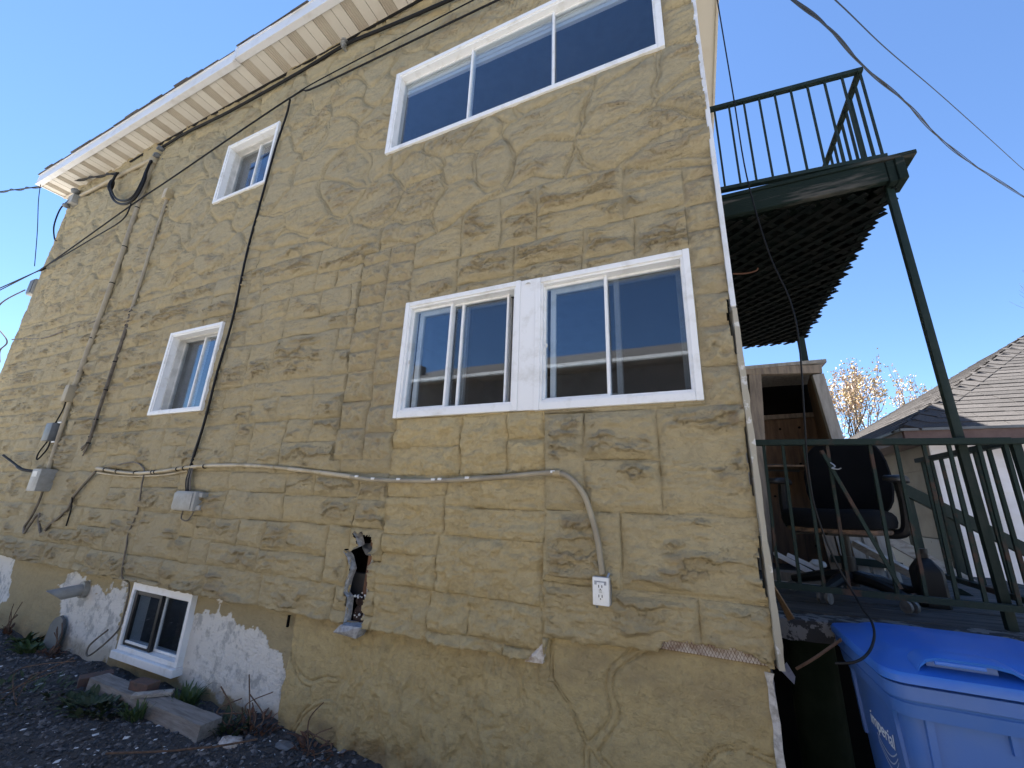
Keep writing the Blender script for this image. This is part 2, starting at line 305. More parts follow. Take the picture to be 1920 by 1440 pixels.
# ------------------------------------------------------------------ noise
_rng = np.random.default_rng(11)
_T = _rng.uniform(-1, 1, (8, 256, 256))
def vn(x, z, seed=0):
    xi = np.floor(x).astype(int); zi = np.floor(z).astype(int); fx = x-xi; fz = z-zi
    u = fx*fx*fx*(fx*(fx*6-15)+10); w = fz*fz*fz*(fz*(fz*6-15)+10); T = _T[seed % 8]; o = (seed*37) % 256
    a = T[(xi+o) & 255, (zi+o) & 255]; b = T[(xi+1+o) & 255, (zi+o) & 255]; c = T[(xi+o) & 255, (zi+1+o) & 255]; d = T[(xi+1+o) & 255, (zi+1+o) & 255]
    return (a*(1-u)+b*u)*(1-w)+(c*(1-u)+d*u)*w
def fbm(x, z, seed=0, octv=4, gain=0.5):
    s = np.zeros_like(x); a = 1.0; tot = 0
    for i in range(octv):
        s += a*vn(x*2**i, z*2**i, seed+i*3); tot += a; a *= gain
    return s/tot*1.6
def sstep(a, b, x):
    t = np.clip((x-a)/(b-a), 0, 1); return t*t*(3-2*t)
def in_poly(px, pz, poly):
    ins = np.zeros(px.shape, bool); n = len(poly)
    for i in range(n):
        x0, z0 = poly[i]; x1, z1 = poly[(i+1) % n]
        c = ((z0 > pz) != (z1 > pz)); xx = (x1-x0)*(pz-z0)/((z1-z0) if z1 != z0 else 1e-9)+x0
        ins ^= c & (px < xx)
    return ins

# ------------------------------------------------------------------ ground
g = MB().add([(-400,-400,-0.03),(400,-400,-0.03),(400,400,-0.03),(-400,400,-0.03)], [(0,1,2,3)]).build('ground', 'drive'); tag(g, kind='structure')
GX = np.arange(-12, 3.01, 0.035); GY = np.arange(-2.6, 0.6, 0.035)
def ground_z(x, y):
    x = np.asarray(x, float); y = np.asarray(y, float)
    return 0.012*fbm(x/0.5, y/0.5, 1) + 0.008*fbm(x/0.09, y/0.09, 2) + 0.03*np.exp(-((y-0.05)/0.12)**2)*(0.5+fbm(x/0.4, y/0.4, 4)) - 0.06*sstep(-1.2, 0.4, x) - 0.02*sstep(-4, -8, x)
gx, gy = np.meshgrid(GX, GY); gz = ground_z(gx, gy); nx_, ny_ = len(GX), len(GY)
gz = np.maximum(gz, -0.024)
me = bpy.data.meshes.new('path'); idx = np.arange(nx_*ny_).reshape(ny_, nx_)
q = np.stack([idx[:-1,:-1], idx[:-1,1:], idx[1:,1:], idx[1:,:-1]], -1).reshape(-1, 4)
me.from_pydata(np.stack([gx.ravel(), gy.ravel(), gz.ravel()], 1).tolist(), [], q.tolist()); me.materials.append(M['ground']); me.shade_smooth()
pth = bpy.data.objects.new('path', me); col.objects.link(pth); tag(pth, kind='structure')

# ------------------------------------------------------------------ house
HX0, HX1, SOF = -9.85, 0.258, 6.62
house = thing('house', (-4.8, 4.5, 0), 'two-storey house with olive-tan stucco wall carved to look like stone blocks', 'house')
# window outer frames (x0, x1, z0, z1, recess)
WIN = {'big': (-2.42, 0.057, 4.60, 5.605), 'left': (-1.955, -0.985, 2.05, 2.967), 'right': (-0.875, 0.075, 2.045, 2.957),
       'su': (-5.14, -4.18, 4.885, 5.775), 'sl': (-5.21, -4.29, 2.245, 3.18)}
HOLE = [(-2.214,1.261),(-2.164,1.27),(-2.1,1.252),(-2.036,1.25),(-2.017,1.211),(-2.013,1.136),(-2.015,1.1),(-2.03,1.064),(-2.029,1.011),(-2.027,0.93),(-2.019,0.88),(-2.035,0.833),(-2.022,0.74),(-2.013,0.711),(-2.013,0.6),(-2.184,0.6),(-2.184,0.707),(-2.179,0.764),(-2.181,0.862),(-2.22,0.886),(-2.21,0.964),(-2.187,1.026),(-2.228,1.101),(-2.274,1.135),(-2.211,1.149),(-2.146,1.175),(-2.173,1.229)]

# grid: finer near the camera
xs = [HX1]
while xs[-1] > HX0:
    d = 0.008 + 0.016*min(1, max(0, (-xs[-1]-2.3)/6.5)); xs.append(xs[-1]-d)
xs[-1] = HX0; xs = np.array(xs[::-1])
zs = np.concatenate([np.arange(0.60, 3.6, 0.0085), np.arange(3.6, SOF, 0.0115), [SOF]])
Xg, Zg = np.meshgrid(xs, zs); NZ, NX = Xg.shape
xc = (xs[1:]+xs[:-1])/2; zc = (zs[1:]+zs[:-1])/2
Xc, Zc = np.meshgrid(xc, zc)
rr = random.Random(3)
def ashlar(x0, x1, z0, z1, hd, wmin, wmax, exact=False):
    out = []; z = z0
    while z < z1-1e-6:
        h = rr.uniform(*hd); h = z1-z if z+h > z1-hd[0]*0.6 else h
        x = x0 - (0 if exact else rr.uniform(0, wmin))
        while x < x1-1e-6:
            w = rr.uniform(wmin, wmax); w = x1-x if x+w > x1-wmin*0.5 else w
            k = rr.random()
            if k < 0.55:
                t = z+h*rr.uniform(0.38, 0.62)
                for a, b in ((z, t), (t, z+h)):
                    if rr.random() < 0.45 and w > wmin*1.15:
                        s = x+w*rr.uniform(0.32, 0.68); out += [(x, s, a, b), (s, x+w, a, b)]
                    else: out.append((x, x+w, a, b))
            elif k < 0.82 and w > wmin*1.2:
                s = x+w*rr.uniform(0.35, 0.6); t = z+h*rr.uniform(0.4, 0.6)
                if rr.random() < 0.5: out += [(x, s, z, z+h), (s, x+w, z, t), (s, x+w, t, z+h)]
                else: out += [(s, x+w, z, z+h), (x, s, z, t), (x, s, t, z+h)]
            else: out.append((x, x+w, z, z+h))
            x += w
        z += h
    return out
rects = ashlar(HX0-0.3, HX1+0.3, 0.55, 4.3, (0.34, 0.46), 0.34, 0.80)
QX = (-2.5, -2.22, -1.94)
special = []
for a, b in ((QX[0], QX[1]), (QX[1], QX[2])):
    z = 1.76
    while z < 3.5:
        h = rr.uniform(0.17, 0.25); special.append((a, b, z, min(z+h, 3.55))); z += h
z = 2.0
while z < 3.6:
    h = rr.uniform(0.17, 0.27); special.append((0.075, HX1+0.01, z, z+h)); z += h
special += ashlar(-1.96, -0.81, 0.6, 2.045, (0.30, 0.38), 0.40, 0.75, True)
special += ashlar(-0.81, HX1+0.01, 0.6, 2.02, (0.36, 0.50), 0.42, 0.85, True)
rects += special
lab = np.full((NZ-1, NX-1), -1, int); bx0 = np.zeros_like(Xg); bx1 = np.zeros_like(Xg); bz0 = np.zeros_like(Xg); bz1 = np.zeros_like(Xg); vid = np.zeros(Xg.shape, int)
for i, (a, b, c, d) in enumerate(rects):
    ja, jb = np.searchsorted(xc, a), np.searchsorted(xc, b); ia, ib = np.searchsorted(zc, c), np.searchsorted(zc, d); lab[ia:ib, ja:jb] = i
    ja, jb = np.searchsorted(xs, a), np.searchsorted(xs, b); ia, ib = np.searchsorted(zs, c), np.searchsorted(zs, d)
    for A, val in ((bx0, a), (bx1, b), (bz0, c), (bz1, d), (vid, i)): A[ia:ib, ja:jb] = val
wx = Xg + 0.012*fbm(Xg/0.25, Zg/0.25, 21, 3); wz = Zg + 0.011*fbm(Xg/0.3, Zg/0.25, 22, 3)
dA = np.abs(np.minimum(np.minimum(wx-bx0, bx1-wx), np.minimum(wz-bz0, bz1-wz)))
# rubble zone on top: warped cells
zr = np.interp(Xg, [-9.9,-8.8,-6.4,-4.2,-3.2,-1.95,-0.92,0.26], [3.95,3.94,3.76,4.0,3.85,3.5,3.85,3.56]) + 0.06*vn(Xg/0.35, Xg*0+3.3, 5)
zrc = np.interp(Xc, [-9.9,-8.8,-6.4,-4.2,-3.2,-1.95,-0.92,0.26], [3.95,3.94,3.76,4.0,3.85,3.5,3.85,3.56]) + 0.06*vn(Xc/0.35, Xc*0+3.3, 5)
seeds = []
for i, x in enumerate(np.arange(-10.1, 0.6, 0.47)):
    for z in np.arange(3.4, 6.9, 0.36): seeds.append((x+rr.uniform(-.2,.2), z+(0.18 if i % 2 else 0)+rr.uniform(-.14,.14)))
seeds = np.array(seeds)
def cells(x, z):
    ax = x + 0.13*fbm(x/0.5, z/0.42, 31, 2); az = z + 0.10*fbm(x/0.45, z/0.5, 32, 2)
    f1 = np.full(x.shape, 9.0); f2 = np.full(x.shape, 9.0); ii = np.zeros(x.shape, int)
    for k, (sx, sz) in enumerate(seeds):
        d = np.hypot((ax-sx)/1.25, az-sz); c = d < f1
        f2 = np.where(c, f1, np.minimum(f2, d)); ii = np.where(c, k, ii); f1 = np.where(c, d, f1)
    return f1, f2, ii
iz = np.searchsorted(zs, 3.35)
f1, f2, ci = cells(Xg[iz:], Zg[iz:]); dR = np.full(Xg.shape, 9.0); dR[iz:] = (f2-f1)/2; cR = np.zeros(Xg.shape, int); cR[iz:] = ci
izc = np.searchsorted(zc, 3.35)
_, _, cic = cells(Xc[izc:], Zc[izc:]); lr = np.zeros(Xc.shape, int); lr[izc:] = cic
rub = Zg > zr; lab = np.where(Zc > zrc, 5000+lr, lab)
d = np.where(rub, np.minimum(dR, np.abs(Zg-zr)+0.004), np.minimum(dA, np.abs(zr-Zg)+0.002)); vid = np.where(rub, 5000+cR, vid)
rn = np.random.default_rng(5).uniform(-1, 1, (6000, 6)); rv = rn[np.clip(vid, 0, 5999)]
# zone weights
zq = sstep(-2.54, -2.44, Xg)*sstep(-1.9, -1.96, Xg)*sstep(1.62, 1.8, Zg)*sstep(3.6, 3.45, Zg) + 0.75*sstep(0.07, 0.09, Xg)*sstep(1.95, 2.05, Zg)*sstep(3.7, 3.4, Zg)
zD = sstep(-1.97, -1.95, Xg + 0.03*fbm(Xg/0.1, Zg/0.1, 6))*(Xg < -0.81)*(Zg < 2.05)
zE = (Xg >= -0.81)*(Zg < 2.03)*1.0
base = np.clip(1-zq-zD, 0, 1)
amp = np.where(rub, 0.55, 1.0)
h = 0.0075*rv[..., 0] + 0.013*sstep(0, 0.05, d)*np.where(rub, 1.0, 0.75)
# cut joints
h -= np.where(rub, 0.0115*np.exp(-((d-0.011)/0.0065)**2), 0.0145*np.exp(-(d/0.008)**2)*(0.4+0.6*sstep(-.4,.4,fbm(Xg/0.35, Zg/0.35, 23))))
# broken ledges
per = 0.075 + 0.035*(rv[..., 1]*0.5+0.5)
ph = (-Zg + 0.085*fbm(Xg/0.30, Zg/0.13, 41, 5) + 0.02*fbm(Xg/0.05, Zg/0.03, 44, 3))/per + rv[..., 2]*3
s_ = ph-np.floor(ph); saw = np.where(s_ < 0.86, s_/0.86, (1-s_)/0.14)
mk = sstep(-0.22, 0.50, fbm(Xg/0.30, Zg/0.14, 42, 4)+0.30*rv[..., 3]-np.where(rub, 0.10, 0.0))*sstep(0.012, 0.06, d)
h += saw*mk*0.030*amp*base*np.where(rub, 1.15, 1.0)
h += base*(0.009*fbm(Xg/0.20, Zg/0.12, 43, 4) + 0.0062*fbm(Xg/0.055, Zg/0.024, 45, 3)*sstep(-.3,.5,fbm(Xg/0.4, Zg/0.3, 46)))
# finer chipped ridges between the big ledges
ph2 = (-Zg + 0.050*fbm(Xg/0.26, Zg/0.08, 93, 5) + 0.012*fbm(Xg/0.04, Zg/0.03, 94, 2))/0.046 + rv[..., 5]*2; s2 = ph2-np.floor(ph2); saw2 = np.where(s2 < 0.8, s2/0.8, (1-s2)/0.2)
mk2 = sstep(-0.15, 0.35, fbm(Xg/0.24, Zg/0.09, 95, 4)+0.2*rv[..., 4])*sstep(0.008, 0.04, d); h += saw2*mk2*0.0105*(0.45*zD+base)*np.where(rub, 0.7, 1.0)
# swirling trowel lines in the rubble zone
sw = fbm(Xg/0.34, Zg/0.34, 47, 3); h += np.where(rub, 0.012*np.abs(np.sin(sw*9+rv[..., 4]*3))*sstep(-.2,.5,fbm(Xg/0.5,Zg/0.5,48)), 0)
# rough quoin blocks
rk = np.abs(fbm(Xg/0.10, Zg/0.085, 51, 5)); h += zq*sstep(0.004, 0.05, d)*(0.030*(1-rk) + 0.010*fbm(Xg/0.03, Zg/0.03, 52, 3) - 0.004)
# flaked trowel patch
tt = fbm(Xg/0.17+0.5*fbm(Xg/0.2, Zg/0.2, 55), Zg/0.10, 53, 5)*3.2; fl = np.floor(tt); fr = tt-fl
h += zD*(0.0085*(fl+sstep(0.80, 1.0, fr)) + 0.004 + 0.002*fbm(Xg/0.05, Zg/0.05, 56, 3))
# lumpy render spilling under the lower windows and over the bottom right
lump = sstep(0.10, -0.02, np.abs(Zg-1.965+0.03*fbm(Xg/0.15, Zg*0, 58)))*sstep(-2.1, -1.9, Xg); h += lump*(0.007+0.010*fbm(Xg/0.07, Zg/0.04, 57, 4))
h += zE*0.0035*np.sin((Zg+0.02*fbm(Xg/0.3, Zg/0.1, 59))*330)*sstep(-.1,.3,fbm(Xg/.25,Zg/.1,60))
bl = sstep(0.28, 0.0, np.hypot((Xg+0.12)/1.5, (Zg-1.0)/0.55)); h += bl*0.012*fbm(Xg/0.12, Zg/0.08, 61, 4)
# gentle waviness of the wall
h += 0.012*fbm(Xg/1.4, Zg/1.1, 62, 2)
for a, b, c, dd in WIN.values():
    dw = np.maximum(np.maximum(a-Xg, Xg-b), np.maximum(c-Zg, Zg-dd)); h *= 0.22+0.78*sstep(-0.01, 0.07, dw)
h *= 0.25+0.75*sstep(HX0, HX0+0.25, Xg)
Yg = -0.012-h
Zv = Zg.copy()
# ragged lower lip
zb1 = np.interp(xs, [-9.9,-0.82,-0.806,-0.785,-0.78,-0.39,-0.2,0.22,0.26], [0.697,0.702,0.712,0.81,0.822,0.83,0.842,0.856,0.845]) + 0.007*fbm(xs/0.09, xs*0+1.2, 63, 4)
# exposed lath: stucco gone up to here
lathm = np.interp(xs, [-0.23,-0.20,-0.16,0.10,0.16,0.21,0.23], [0,0.055,0.062,0.05,0.035,0.012,0])+0.008*fbm(xs/0.05, xs*0+7.7, 64, 3)*((xs>-.22)&(xs<.21))
zb1 = zb1 + np.maximum(0, lathm)
below = Zg < zb1[None, :]
Zv = np.where(below, zb1[None, :], Zg); Yv = np.where(below, 0.075, Yg)
keep = ~(below[:-1,:-1] & below[:-1,1:] & below[1:,1:] & below[1:,:-1])
for k, (a, b, c, dd) in WIN.items():
    keep &= ~((Xc > a+0.03) & (Xc < b-0.03) & (Zc > c+0.03) & (Zc < dd-0.03))
keep &= ~((Xc > -1.03) & (Xc < -0.83) & (Zc > 2.07) & (Zc < 2.93))
keep &= ~((Xc > HX1-0.016+0.012*fbm(Zc/0.25, Zc*0+3.1, 69, 3)) & (Zc < 2.6))
jx = Xc + 0.010*fbm(Xc/0.03, Zc/0.03, 65, 2); jz = Zc + 0.010*fbm(Xc/0.03, Zc/0.03, 66, 2)
keep &= ~in_poly(jx, jz, HOLE)
# attributes
stain = np.clip(mk*base*(0.25+0.75*saw**2), 0, 1)*0.48 + 0.5*zq*rk  # browner along the ledges and in the hollows of the quoin blocks
fresh_lift = np.clip(0.62*zD + (0.5*zE + 0.45*(1-zE)*(1-zD)*sstep(-5, -2, Xg))*sstep(2.2, 1.0, Zg), 0, 1)  # fresh paint, plus a painted lift where the lower wall gets little light
grime = sstep(0.10, 0.0, np.hypot((Xg-0.2)/1.4, Zg-1.98+0.02*fbm(Xg/.05, Zg/.05, 67)))*sstep(-.1,.3,fbm(Xg/0.05, Zg/0.04, 68, 3))
stain = np.clip(stain + 1.4*grime, 0, 1)
ids = np.arange(NZ*NX).reshape(NZ, NX)
Q = np.stack([ids[:-1,:-1], ids[:-1,1:], ids[1:,1:], ids[1:,:-1]], -1)
VX, VY, VZ = Xg.ravel(), Yv.ravel(), Zv.ravel(); SA, FA = stain.ravel(), fresh_lift.ravel()
def sub_mesh(name, quads, parent, attrs, m, kind=None):
    u, inv = np.unique(quads.ravel(), return_inverse=True); n = len(u); nf = len(quads); po = origin(parent)
    me = bpy.data.meshes.new(name); me.vertices.add(n); me.loops.add(nf*4); me.polygons.add(nf)
    me.vertices.foreach_set('co', np.stack([attrs['x'][u]-po.x, attrs['y'][u]-po.y, attrs['z'][u]-po.z], 1).astype(np.float32).ravel())
    me.loops.foreach_set('vertex_index', inv.astype(np.int32)); me.polygons.foreach_set('loop_start', np.arange(0, nf*4, 4, dtype=np.int32)); me.polygons.foreach_set('loop_total', np.full(nf, 4, np.int32))
    for nm in attrs:
        if nm in 'xyz': continue
        a = me.attributes.new(nm, 'FLOAT', 'POINT'); a.data.foreach_set('value', attrs[nm][u].astype(np.float32))
    me.update(calc_edges=True); me.materials.append(M[m]); me.shade_smooth()
    o = bpy.data.objects.new(name, me); col.objects.link(o); o.parent = parent; ORI[o.name] = po
    if kind: o['kind'] = kind
    return o
# backing wall sheet with the window openings, the parent of the carved blocks
def holed_sheet(mb, x0, x1, z0, z1, y, holes):
    ex = sorted({x0, x1} | {v for hh in holes for v in hh[:2]}); ez = sorted({z0, z1} | {v for hh in holes for v in hh[2:]})
    for i in range(len(ex)-1):
        for j in range(len(ez)-1):
            cx, cz = (ex[i]+ex[i+1])/2, (ez[j]+ez[j+1])/2
            if any(a < cx < b and c < cz < dd for a, b, c, dd in holes): continue
            mb.add([(ex[i],y,ez[j]),(ex[i+1],y,ez[j]),(ex[i+1],y,ez[j+1]),(ex[i],y,ez[j+1])], [(0,1,2,3)])
holes = [(a+.04, b-.04, c+.04, dd-.04) for a, b, c, dd in WIN.values()] + [(-2.33, -1.97, 0.62, 1.32)]
mb = MB(); holed_sheet(mb, HX0+0.02, HX1-0.02, 0.68, SOF+0.1, 0.10, holes)
wall = mb.build('wall', 'dark_room', house)
A = dict(x=VX, y=VY, z=VZ, stain=SA, fresh_lift=FA, joint=np.clip(np.where(rub, np.abs(d-0.011), d), 0, 0.05).ravel(), ledge=ph.ravel(), lmask=np.clip(mk*amp*base, 0, 1).ravel())
labk = np.where(keep, lab, -9)
# rank blocks by how large they show
cxp = Xc-CAM.x; czp = Zc-CAM.z; area = (np.diff(xs)[None, :]*np.diff(zs)[:, None])*2.3/((cxp**2+czp**2+2.3**2)**1.5)
tot = {}
fl_lab = labk.ravel(); order = np.argsort(fl_lab, kind='stable'); sl_ = fl_lab[order]; bounds = np.flatnonzero(np.r_[True, sl_[1:] != sl_[:-1]]); ends = np.r_[bounds[1:], len(sl_)]
Qf = Q.reshape(-1, 4); arf = area.ravel(); groups = []
for b0, e0 in zip(bounds, ends):
    l = sl_[b0]
    if l == -9: continue
    groups.append((arf[order[b0:e0]].sum(), l, order[b0:e0]))
groups.sort(key=lambda t: -t[0])
def pieces(ii):
    # connected pieces of one block (a window or the hole may cut it in two)
    if keep[ii.min()//(NX-1):ii.max()//(NX-1)+1, (ii % (NX-1)).min():(ii % (NX-1)).max()+1].all(): return [ii]
    left = set(ii.tolist()); out = []
    while left:
        st_k = [left.pop()]; comp = [st_k[0]]
        while st_k:
            c0 = st_k.pop()
            for nb0 in (c0-1, c0+1, c0-(NX-1), c0+(NX-1)):
                if nb0 in left: left.discard(nb0); st_k.append(nb0); comp.append(nb0)
        out.append(np.array(comp))
    return out
for _, l, ii in groups[:285]:
    for pc in pieces(ii): sub_mesh('stone_block', Qf[pc], wall, A, 'stucco')
rest = np.concatenate([ii for _, l, ii in groups[285:]]) if len(groups) > 285 else None
if rest is not None: sub_mesh('far_stone_blocks', Qf[rest], wall, A, 'stucco', 'stuff')

# foundation: painted plaster on the left with bare patches, carved thicker coat on the right
fx = [HX1-0.03]
while fx[-1] > HX0+0.05: fx.append(fx[-1]-(0.009+0.014*min(1, max(0, (-fx[-1]-2.5)/4))))
fx = np.array(fx[::-1]); fz = np.arange(-0.12, 0.93, 0.0095)
FX, FZ = np.meshgrid(fx, fz)
FX = FX.copy()
edge = sstep(-2.69, -2.665, FX + 0.02*fbm(FX/0.2, FZ/0.12, 71, 3))
PEELR = [(-3.95,0.50),(-3.638,0.563),(-3.564,0.678),(-3.403,0.554),(-3.186,0.558),(-2.845,0.44),(-2.721,0.369),(-2.66,0.25),(-2.66,-0.1),(-2.767,0.0),(-3.281,0.075),(-3.715,0.085),(-3.95,0.12)]
PEELL = [(-5.924,0.70),(-5.595,0.578),(-5.248,0.533),(-4.95,0.66),(-4.90,0.46),(-4.934,0.339),(-4.85,0.155),(-5.0,-0.1),(-5.713,-0.1),(-5.97,0.352),(-6.149,0.486),(-6.081,0.616)]
PEELLL = [(-7.9,0.75),(-7.373,0.70),(-7.213,0.28),(-7.292,0.176),(-7.9,0.2)]
pxx = FX + 0.06*fbm(FX/0.10, FZ/0.10, 72, 4); pzz = FZ + 0.06*fbm(FX/0.10, FZ/0.10, 73, 4)
bare = (in_poly(pxx, pzz, PEELR) | in_poly(pxx, pzz, PEELL) | in_poly(pxx, pzz, PEELLL))*1.0
bare = np.maximum(bare, ((fbm(FX/0.07, FZ/0.07, 74, 4) > 0.72) & (np.abs(FX+5.2) < 0.5) & (FZ > 0.3))*1.0)*(1-edge)
skim = bare*((fbm(FX/0.18, FZ/0.16, 75, 4) > 0.30-0.5*sstep(0.35, 0.0, FZ)*sstep(-2.9, -3.4, FX)))*1.0
# carved lines of the right-hand coat
sd2 = np.array([(x+rr.uniform(-.25,.25), z+rr.uniform(-.2,.2)) for x in np.arange(-3, 0.9, 0.62) for z in np.arange(-0.3, 1.2, 0.5)])
ax = FX+0.16*fbm(FX/0.5, FZ/0.45, 81, 2); az = FZ+0.14*fbm(FX/0.45, FZ/0.5, 82, 2); e1 = np.full(FX.shape, 9.0); e2 = e1.copy()
for sx, sz in sd2:
    dd = np.hypot(ax-sx, az-sz); c = dd < e1; e2 = np.where(c, e1, np.minimum(e2, dd)); e1 = np.where(c, dd, e1)
dF = (e2-e1)/2
ft = fbm(FX/0.11+0.5*fbm(FX/0.2, FZ/0.2, 85), FZ/0.22, 84, 5)*2.6; ffl = np.floor(ft)+sstep(0.78, 1, ft-np.floor(ft))
midr = sstep(-2.35, -2.1, FX)*sstep(-0.75, -0.85, FX)
hf = edge*(0.028 - 0.012*np.exp(-((dF-0.013)/0.007)**2)*(1-0.8*midr) + 0.009*fbm(FX/0.35, FZ/0.25, 86, 4) + midr*0.009*ffl + 0.003*fbm(FX/0.03, FZ/0.06, 87, 3) + (1-midr)*0.0045*np.abs(fbm(FX/0.06, FZ/0.035, 88, 4)))
hf += (1-edge)*(0.004*fbm(FX/0.5, FZ/0.4, 89, 3) + 0.004*(1-bare) - 0.0025*skim + 0.0016*bare*fbm(FX/0.02, FZ/0.02, 90, 3))
FY = 0.062-hf
fk = ~((((FX[:-1,:-1]+FX[1:,1:])/2) > -4.68) & (((FX[:-1,:-1]+FX[1:,1:])/2) < -3.88) & (((FZ[:-1,:-1]+FZ[1:,1:])/2) > 0.17))
fi = np.arange(FX.size).reshape(FX.shape); fk &= ~((((FX[:-1,:-1]+FX[1:,1:])/2) > -2.20) & (((FX[:-1,:-1]+FX[1:,1:])/2) < -2.025) & (((FZ[:-1,:-1]+FZ[1:,1:])/2) > 0.715))
FQ = np.stack([fi[:-1,:-1], fi[:-1,1:], fi[1:,1:], fi[1:,:-1]], -1)[fk]
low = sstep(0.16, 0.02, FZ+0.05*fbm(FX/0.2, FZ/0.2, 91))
sub_mesh('foundation', FQ, house, dict(joint=np.where(edge*(1-midr) > 0.5, np.abs(dF-0.013), 0.05).ravel(), x=FX.ravel(), y=FY.ravel(), z=FZ.ravel(), bare=np.clip(bare*(1-0.55*low), 0, 1).ravel(), grey=(0.0*bare).ravel(), fresh_lift=(0.8*edge).ravel(),  # right-hand coat also lightened in colour to offset dim light near the ground
         stain=np.clip(0.8*sstep(0.55, 0.70, FZ+0.03*fbm(FX/.1, FZ*0, 92))*edge*0.6 + low*0.9, 0, 1).ravel()), 'foundation')  # darker just under the overhang and towards the ground
# other walls, floors, roof
mb = MB().box(HX0, HX1-0.02, 8.9, 9.0, -0.2, SOF+0.1).box(HX0+0.01, HX0+0.11, 0.02, 8.9, -0.2, SOF+0.1).box(HX1-0.12, HX1-0.03, 0.11, 8.9, -0.2, SOF+0.1)
mb.build('outer_wall', mat('plain_stucco', (0.33, 0.27, 0.16), 0.9, var=0.15, bump=0.4), house)
MB().box(HX0+0.11, HX1-0.12, 0.16, 8.9, 3.40, 3.55).box(HX0+0.11, HX1-0.12, 0.16, 8.9, 0.82, 0.98).box(HX0+0.11, HX1-0.12, 0.12, 8.9, SOF-0.35, SOF-0.2).build('floor', 'dark_room', house)
MB().box(HX0+0.11, HX1-0.12, 3.4, 3.5, -0.2, SOF-0.2).box(-3.2, -3.1, 0.16, 3.4, 0.98, SOF-0.3).build('inner_wall', 'dark_room', house)
ev = 0.37; k = 0.30; zt = SOF+0.17
rx0, rx1, ry0, ry1 = HX0-ev, HX1+ev, -ev, 9.0+ev; hh = (ry1-ry0)/2; pz = zt+0.02+k*hh
roof = MB().add([(rx0,ry0,zt+0.02),(rx1,ry0,zt+0.02),(rx1,ry1,zt+0.02),(rx0,ry1,zt+0.02),(rx0+hh,ry0+hh,pz),(rx1-hh,ry0+hh,pz)], [(0,1,5,4),(1,2,5),(2,3,4,5),(3,0,4)]).build('roof', 'shingle_dark', house)
# shingle edge along the eave: uneven tabs seen against the sky
x = rx0; rs = random.Random(4); first = None
while x < -1.6:
    w = rs.uniform(0.28, 0.36); lift = 0.012+rs.random()*0.012; out = rs.uniform(0.015, 0.045)
    if -5.0 < x < -4.15 or -3.55 < x < -2.6: lift += 0.035; out += 0.01
    MB().bar((x+0.004, ry0-out+0.055, zt+lift+0.008), (x+w-0.004, ry0-out+0.055, zt+lift+0.008+rs.uniform(-.004,.004)), 0.13, 0.010, (0,-k,1)).build('shingle', 'shingle_dark', roof); x += w
# fascia: two lengths that lap at x = -4.75
for a, b, yy, dz in ((rx0, -4.74, ry0, 0), (-4.75, rx1, ry0-0.012, 0.012)):
    f = MB().box(a, b, yy-0.012, yy+0.012, SOF-0.012+dz, zt-0.01+dz, 0.004).box(a, b, yy-0.020, yy+0.018, zt-0.01+dz, zt+0.012+dz, 0.004).build('fascia', 'fascia', house)
    MB().box(a, b, yy-0.020, yy+0.05, SOF-0.024+dz, SOF-0.012+dz, 0.003).build('drip_edge', 'fascia', f)
MB().box(-4.785, -4.735, ry0-0.034, ry0-0.013, SOF-0.03, zt+0.02, 0.004).build('fascia_joint_cover', 'fascia', house)
MB().box(rx0-0.012, rx0+0.012, ry0, 1.5, SOF-0.012, zt-0.01).build('fascia', 'fascia', house)
MB().box(rx1-0.012, rx1+0.012, ry0, ry1, SOF-0.012, zt-0.01).build('fascia', 'soffit', house)
# soffit: strips, every third one vented
sof = MB().box(rx0, rx1, ry0+0.02, 0.08, SOF+0.02, SOF+0.04).build('soffit', 'soffit', house)
x = -2.0; i = 0; pit = 0.137
nstrip = int((rx1-rx0)/pit)
for i in range(nstrip):
    x = rx0+i*pit
    vent = (i % 3 == 1)
    mb = MB().box(x+0.004, x+pit-0.004, ry0+0.015, 0.012, SOF-(0.0 if not vent else -0.004), SOF+0.019)
    if vent:
        for q_ in range(4): mb.box(x+0.018+q_*0.030, x+0.026+q_*0.030, ry0+0.03, -0.01, SOF-0.002, SOF+0.004)
    mb.build('soffit_panel', 'soffit_vent' if vent else 'soffit', sof)
MB().box(HX1, rx1, 0.0, ry1, SOF-0.0, SOF+0.02).build('side_soffit', 'soffit', house); MB().box(rx0, HX0, 0.0, 1.5, SOF, SOF+0.02).build('side_soffit', 'soffit', house)
MB().box(rx0, HX1, -0.025, 0.0, SOF-0.03, SOF-0.002).build('soffit_moulding', 'soffit_vent', house)
